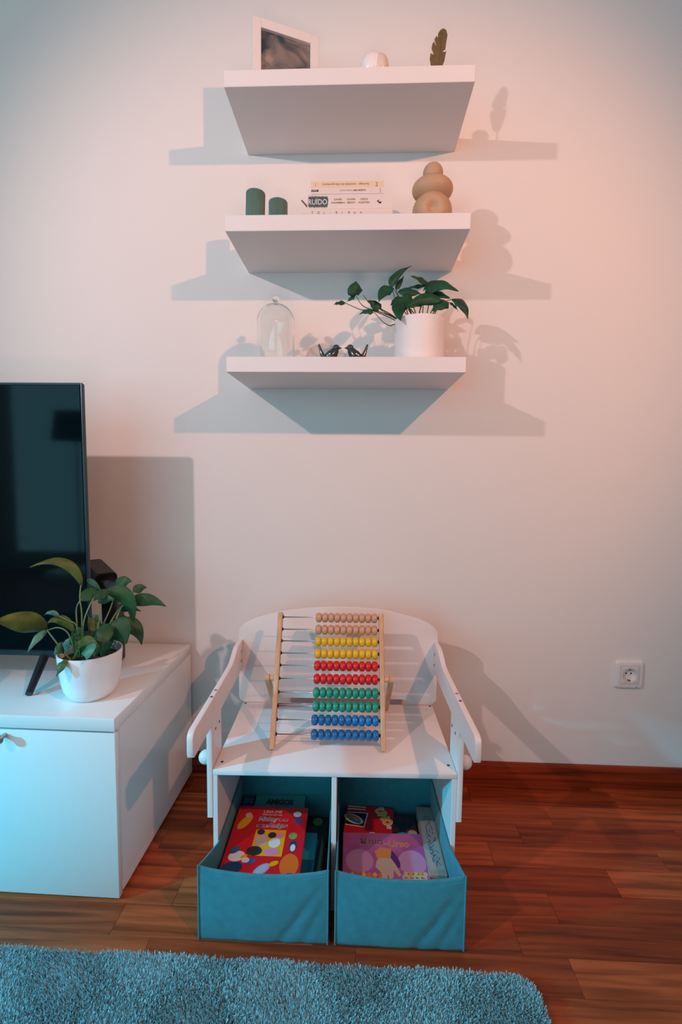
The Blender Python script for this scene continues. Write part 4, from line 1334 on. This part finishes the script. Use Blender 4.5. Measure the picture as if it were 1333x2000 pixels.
# purple puzzle box
t = board('puzzle_box', 'flat purple puzzle box with a pale mitten shape, at the front of the right bin', 'puzzle box', 0.0665, -0.4570, 0.0560, 0.1940, 0.190, 0.040, 0.022, PUR, pm('dark_green_side', (0.03, 0.10, 0.09)), kindbook=False)
O = (0, 0, 0.040)
for tx, x, y, mt_, wd_ in (('Masha', -0.056, 0.057, pm('plum_title', (0.20, 0.02, 0.10)), 0.055), ('e o', 0.0008, 0.058, PINK, 0.010), ('Urso', 0.013, 0.052, pm('amber_title', (0.75, 0.25, 0.03)), 0.046)):
    s_ = 0.029 if tx != 'e o' else 0.008
    text_mesh('title_outline', tx, s_, (x, y, 0.040), X, Y, CREAM, t, lift=0.0004, bold=0.0010, width=wd_ + 0.002)
    text_mesh('title_lettering', tx, s_, (x + 0.001, y, 0.040), X, Y, mt_, t, lift=0.0010, bold=0.0, width=wd_)
flat_poly('pale_spot_print', ell(-0.058, 0.008, 0.032, 0.034), O, X, Y, mat('soft_mauve_print', (0.52, 0.26, 0.47), 0.35), t, .0003)
flat_poly('pale_spot_print', ell(0.062, 0.006, 0.032, 0.036), O, X, Y, mat('soft_mauve_print_b', (0.55, 0.29, 0.50), 0.35), t, .0003)
flat_poly('shadow_shape_print', ell(0.020, 0.018, 0.010, 0.030, 18, 0.4), O, X, Y, pm('deep_violet_print', (0.12, 0.03, 0.22)), t, .0004)
flat_poly('cuff_print', [(-0.018, 0.016), (0.014, 0.018), (0.018, 0.044), (-0.008, 0.050), (-0.022, 0.036)], O, X, Y, pm('amber_cuff_print', (0.72, 0.30, 0.10)), t, .0007)
flat_poly('mitten_print', [(-0.014, 0.016), (0.014, 0.017), (0.024, -0.002), (0.034, -0.030), (0.028, -0.034), (0.018, -0.016), (0.016, -0.036), (0.008, -0.044), (0.004, -0.028), (0.002, -0.052), (-0.008, -0.052), (-0.010, -0.024), (-0.022, -0.010), (-0.020, 0.004)][::-1], O, X, Y, pm('ivory_print', (0.58, 0.47, 0.38)), t, .0010)
for r_ in range(3):
    for k in range(7):
        flat_poly('pie_print', [(-0.093 + k * 0.0125, -0.030 - r_ * 0.012), (-0.0865 + k * 0.0125, -0.022 - r_ * 0.012 - 0.0), (-0.081 + k * 0.0125, -0.031 - r_ * 0.012), (-0.087 + k * 0.0125, -0.039 - r_ * 0.012)][::-1], O, X, Y, YEL if (k + r_) % 2 else ORG, t, .0005 + .00005 * r_)
for r_ in range(2):
    for k in range(5):
        flat_poly('pie_print', ell(0.045 + k * 0.0105, -0.026 - r_ * 0.018, 0.0062, 0.0062, 12), O, X, Y, YEL if (k + r_) % 2 else CREAM, t, .0005)
for r_, yy in enumerate((-0.040, -0.056)):
    flat_poly('name_plate_print', [(0.036, yy - 0.001), (0.090, yy - 0.001), (0.090, yy + 0.010), (0.036, yy + 0.010)], O, X, Y, CREAM, t, .0010)
    text_mesh('name_lettering', '2x  2x  4x  8x', 0.0075, (0.040, yy + 0.001, 0.040), X, Y, INK, t, lift=0.0014, width=0.044)
# wooden block game in its tall box laid down
t = thing('block_game', 'long pale wooden block tower game lying against the right wall of the right bin', 'game box', (0.1800, -0.376, 0.0500), 0.022)
BIRCH = mat('grey_birch_blocks', (0.36, 0.33, 0.28), 0.6, noise=0.12, nscale=20, stretch=(4, 1, 4))
L2, W2, H2 = 0.218, 0.0405, 0.050
for k in range(5):
    box('wooden_layer', -W2 / 2 + 0.0003 * (k % 2), W2 / 2 - 0.0003 * (k % 2), -L2 / 2, L2 / 2, H2 / 5 * k, H2 / 5 * (k + 1) - 0.0006, BIRCH, t, 0.0008, 1)
O = (0, 0, H2 - 0.0006)
flat_poly('wrapper_print', [(-0.0165, -0.095), (0.0165, -0.095), (0.0165, 0.080), (-0.0165, 0.080)], O, X, Y, mat('pale_wrapper', (0.42, 0.42, 0.38), 0.5), t, .0004)
text_mesh('small_lettering', 'LONDON', 0.0075, (0, 0.0705, H2 - 0.0006), X, Y, pm('teal_ink', (0.02, 0.10, 0.14)), t, lift=.0008, align='CENTER', width=0.021)
text_mesh('small_lettering', 'EDITION', 0.0075, (0, 0.0605, H2 - 0.0006), X, Y, pm('teal_ink_b', (0.02, 0.10, 0.14)), t, lift=.0008, align='CENTER', width=0.024)
rn = random.Random(5)
BST = pm('blue_stroke_print', (0.01, 0.16, 0.30))
BST2 = pm('dark_stroke_print', (0.01, 0.05, 0.08))
for i in range(46):
    cx, cy = rn.uniform(-0.0085, 0.0105), 0.050 - i * 0.0029
    a = rn.choice((1.3, 1.7, 0.9, 2.2)) + rn.uniform(-.2, .2)
    flat_poly('stroke_print', ell(cx, cy, rn.uniform(0.004, 0.0075), 0.0007, 6, a), O, X, Y, BST if i % 3 else BST2, t, .0008 + .000004 * i)

# ------------------------------------------------------------------ abacus on the seat
ab = thing('abacus', 'wooden counting frame with ten rows of coloured beads leaning on the bench seat', 'abacus', (BX, BY, BZ), BR)
y0, y1, hz = 0.0733, 0.2233, 0.2812
dv = Vector((0, y1 - y0, hz)).normalized()
nv = Vector((0, -dv.z, dv.y))
A0 = Vector((0, y0 + 0.004, 0.0045))


def ap(x, s, n_=0.0):
    return Vector((x, A0.y, A0.z)) + dv * s + nv * n_


def rail(x):
    bm = bmesh.new()
    hw, hd = 0.0062, 0.0085
    r = [(hw, hd), (-hw, hd), (-hw, -hd), (hw, -hd)]
    ol = rrect(hw, hd, 0.0028, 3)
    a = [bm.verts.new(ap(x + u, 0.0 if v > 0 else 0.004, v)) for u, v in ol]
    b = [bm.verts.new(ap(x + u, 0.3185, v)) for u, v in ol]
    n = len(ol)
    bm.faces.new(a)
    bm.faces.new(b[::-1])
    for i in range(n):
        bm.faces.new((a[i], a[(i + 1) % n], b[(i + 1) % n], b[i]))
    return autosmooth(from_bm('side_rail', bm, BEECH, ab), 40)


XA, XB = 0.1190, 0.3795
rail(XA)
rail(XB)
hs = [0.304, 0.2729, 0.2436, 0.2136, 0.1842, 0.153, 0.1212, 0.0901, 0.0597, 0.0277]
cols = ['natural', 'natural', 'yellow', 'yellow', 'red', 'red', 'green', 'green', 'blue', 'blue']
BSP, BRD, BHW = 0.01595, 0.0126, 0.0080
bead_me = {}


def bead_mesh(col):
    if col not in bead_me:
        prof = [(0.0022, -BHW), (0.0070, -BHW * 0.97), (0.0105, -BHW * 0.78), (0.0122, -BHW * 0.42), (BRD, 0), (0.0122, BHW * 0.42), (0.0105, BHW * 0.78), (0.0070, BHW * 0.97), (0.0022, BHW)]
        seg = 20
        v, f = [], []
        for r, h in prof:
            for i in range(seg):
                a = 2 * PI * i / seg
                v.append((h, r * math.cos(a), r * math.sin(a)))
        for k in range(len(prof) - 1):
            for i in range(seg):
                f.append((k * seg + i, k * seg + (i + 1) % seg, (k + 1) * seg + (i + 1) % seg, (k + 1) * seg + i))
        me = bpy.data.meshes.new('bead')
        me.from_pydata(v, [], f)
        me.polygons.foreach_set('use_smooth', [True] * len(f))
        me.materials.append(BEADM[col])
        bead_me[col] = me
    return bead_me[col]


for k, (s, col) in enumerate(zip(hs, cols)):
    s += 0.004
    bm = bmesh.new()
    add_tube(bm, [ap(XA + 0.006, s), ap(XB - 0.006, s)], 0.0013, 8)
    from_bm('rod', bm, ROD, ab, True)
    for xx, sg in ((XA + 0.0062, 1), (XB - 0.0062, -1)):
        lz_ = ap(xx, s)
        o = lathe('rod_cap', [(0.0, 0.0), (0.0046, 0.0), (0.0040, 0.0022), (0.0018, 0.0034), (0.0, 0.0034)], RUBBER, ab, 14, axis='x')
        o.location = lz_
        o.scale = (sg, 1, 1)
    for i in range(10):
        x = XB - 0.0062 - 0.0034 - BSP * (i + 0.5)
        if col == 'blue':
            x -= 0.0002 * i
        o = bpy.data.objects.new('bead', bead_mesh(col))
        C.objects.link(o)
        o.parent = ab
        o.location = ap(x, s, -0.0012)
# swing-out stand behind: two pivots, two legs, a metal rod
pv = 0.158
for sg, xr in ((-1, XA), (1, XB)):
    xp = xr + sg * 0.0062
    P_ = ap(xp, pv)
    o = lathe('pivot', [(0.0, 0.0), (0.0062, 0.0), (0.0068, 0.0015), (0.0068, 0.0095), (0.0062, 0.011), (0.0, 0.011)], BEECH, ab, 20, axis='x')
    o.location = P_
    o.scale = (sg, 1, 1)
    xl_ = xp + sg * 0.0115
    ft = Vector((0, 0.285, 0.0050))
    tp = Vector((0, P_.y, P_.z))
    dd = (ft - tp)
    L_ = dd.length
    dd.normalize()
    nn = Vector((0, -dd.z, dd.y))
    bm = bmesh.new()
    prof = [(-0.009 * math.sin(a), -0.009 * math.cos(a)) for a in [PI * q / 8 for q in range(9)]]
    pts = []
    for q in range(9):
        a = -PI / 2 + PI * q / 8
        pts.append((-0.009 * math.cos(a), 0.0088 * math.sin(a)))
    pts = pts + [(L_, 0.0088), (L_, -0.0088)]
    A_ = [bm.verts.new(Vector((xl_, 0, 0)) + tp + dd * u + nn * v) for u, v in pts]
    B_ = [bm.verts.new(Vector((xl_ + sg * 0.0105, 0, 0)) + tp + dd * u + nn * v) for u, v in pts]
    n = len(pts)
    bm.faces.new(A_)
    bm.faces.new(B_[::-1])
    for i in range(n):
        bm.faces.new((A_[i], A_[(i + 1) % n], B_[(i + 1) % n], B_[i]))
    autosmooth(from_bm('stand_leg', bm, BEECH, ab), 40)
bm = bmesh.new()
add_tube(bm, [Vector((XA - 0.0177, 0.276, 0.016)), Vector((XB + 0.0177, 0.276, 0.016))], 0.0015, 8)
from_bm('stand_rod', bm, ROD, ab, True)

# ------------------------------------------------------------------ shaggy rug
RUGM = mat('rug_backing', (0.18, 0.30, 0.32), 0.95)
rug = thing('shaggy_rug', 'shaggy grey-blue rug on the parquet at the bottom of the picture', 'rug', (0.34, -0.622, 0), -0.003)
RW, RD = 3.0, 1.6


def inside(x, y):
    # x from -RW..0, y from -RD..0, rounded corner at (0,0)
    r = 0.03
    if x > -r and y > -r:
        return (x + r) ** 2 + (y + r) ** 2 < r * r
    return True


ol = [(-RW, 0)] + [(-0.03 + 0.03 * math.cos(a), -0.03 + 0.03 * math.sin(a)) for a in [PI / 2 - PI / 2 * k / 8 for k in range(9)]] + [(0.02, -RD), (-RW, -RD)]
prism('backing', ol[::-1], 0.0003, 0.006, RUGM, rug, 'z')
import numpy as np
rs = np.random.RandomState(3)


def pile(n, xa, xb, ya, yb, hh, wd):
    x = rs.uniform(xa, xb, n)
    y = rs.uniform(ya, yb, n)
    keep = ~((x > -0.03) & (y > -0.03) & ((x + 0.03) ** 2 + (y + 0.03) ** 2 > 0.0009))
    x, y = x[keep], y[keep]
    x = x + 0.015 * np.clip(-y, 0, 1.3) / 1.3 * (x > -0.2)
    n = len(x)
    a = rs.uniform(0, 2 * np.pi, n)
    # tufts lean together in patches
    la = 1.5 * np.sin(x * 23) + 1.2 * np.cos(y * 31 + x * 9) + rs.normal(0, 0.9, n)
    ln = rs.uniform(0.002, 0.0075, n)
    h = hh * rs.uniform(0.7, 1.15, n)
    ww = wd * rs.uniform(0.7, 1.3, n)
    dx, dy = np.cos(a) * ww / 2, np.sin(a) * ww / 2
    lx_, ly_ = np.cos(la) * ln, np.sin(la) * ln
    z0 = np.full(n, 0.004)
    V = np.stack([np.stack([x - dx, y - dy, z0], 1), np.stack([x + dx, y + dy, z0], 1),
                  np.stack([x + lx_ * .45 + dx * 1.1, y + ly_ * .45 + dy * 1.1, z0 + h * .62], 1), np.stack([x + lx_ * .45 - dx * 1.1, y + ly_ * .45 - dy * 1.1, z0 + h * .62], 1),
                  np.stack([x + lx_ + dx * .5, y + ly_ + dy * .5, z0 + h], 1), np.stack([x + lx_ - dx * .5, y + ly_ - dy * .5, z0 + h], 1)], 1)
    return V.reshape(-1, 3), n


parts = [pile(190000, -1.16, 0.004, -0.34, 0.004, 0.017, 0.0021), pile(30000, -RW, -1.16, -0.34, 0.004, 0.017, 0.006), pile(150000, -RW + 0.9, 0.004, -RD, -0.34, 0.017, 0.0042), pile(40000, -RW, -RW + 0.9, -RD, -0.34, 0.017, 0.006)]
V = np.concatenate([p[0] for p in parts])
n = sum(p[1] for p in parts)
F = (np.arange(n)[:, None] * 6 + np.array([[0, 1, 2, 3, 3, 2, 4, 5]])).reshape(-1, 4)
me = bpy.data.meshes.new('pile')
me.vertices.add(len(V))
me.vertices.foreach_set('co', V.astype(np.float32).ravel())
me.loops.add(F.size)
me.loops.foreach_set('vertex_index', F.astype(np.int32).ravel())
me.polygons.add(len(F))
me.polygons.foreach_set('loop_start', np.arange(0, F.size, 4, dtype=np.int32))
me.update(calc_edges=True)
PILE = mat('rug_fibre', (0.24, 0.46, 0.50), 0.75, nscale=260, sheen=0.3, col2=(0.60, 0.82, 0.86))
o = link('pile', me, PILE, rug)
o['kind'] = 'stuff'

# ------------------------------------------------------------------ furniture behind the camera, seen only in the screen
t = thing('floor_lamp', 'floor lamp with a dark drum shade beside the window, mirrored in the screen', 'lamp', (-1.93, -2.35, 0))
lathe('base', [(0.0, 0.0), (0.13, 0.0), (0.13, 0.012), (0.015, 0.02), (0.0, 0.02)], BLACKP, t, 32)
lathe('pole', [(0.0, 0.02), (0.006, 0.02), (0.006, 1.28), (0.0, 1.28)], BLACKP, t, 12)
lathe('lamp_shade', [(0.15, 1.17), (0.125, 1.36), (0.122, 1.36), (0.147, 1.17)], mat('dark_lamp_shade', (0.02, 0.03, 0.035), 0.8), t, 40, closed=True)
t = thing('side_table', 'round white side table on one leg behind the camera, mirrored in the screen', 'table', (-1.50, -1.66, 0))
lathe('table_top', [(0.0, 0.40), (0.18, 0.40), (0.19, 0.408), (0.19, 0.422), (0.18, 0.43), (0.0, 0.43)], CABW, t, 48)
lathe('leg', [(0.0, 0.03), (0.022, 0.03), (0.022, 0.40), (0.0, 0.40)], CABW, t, 20)
lathe('foot', [(0.0, 0.024), (0.13, 0.024), (0.13, 0.030), (0.03, 0.034), (0.0, 0.034)], CABW, t, 32)
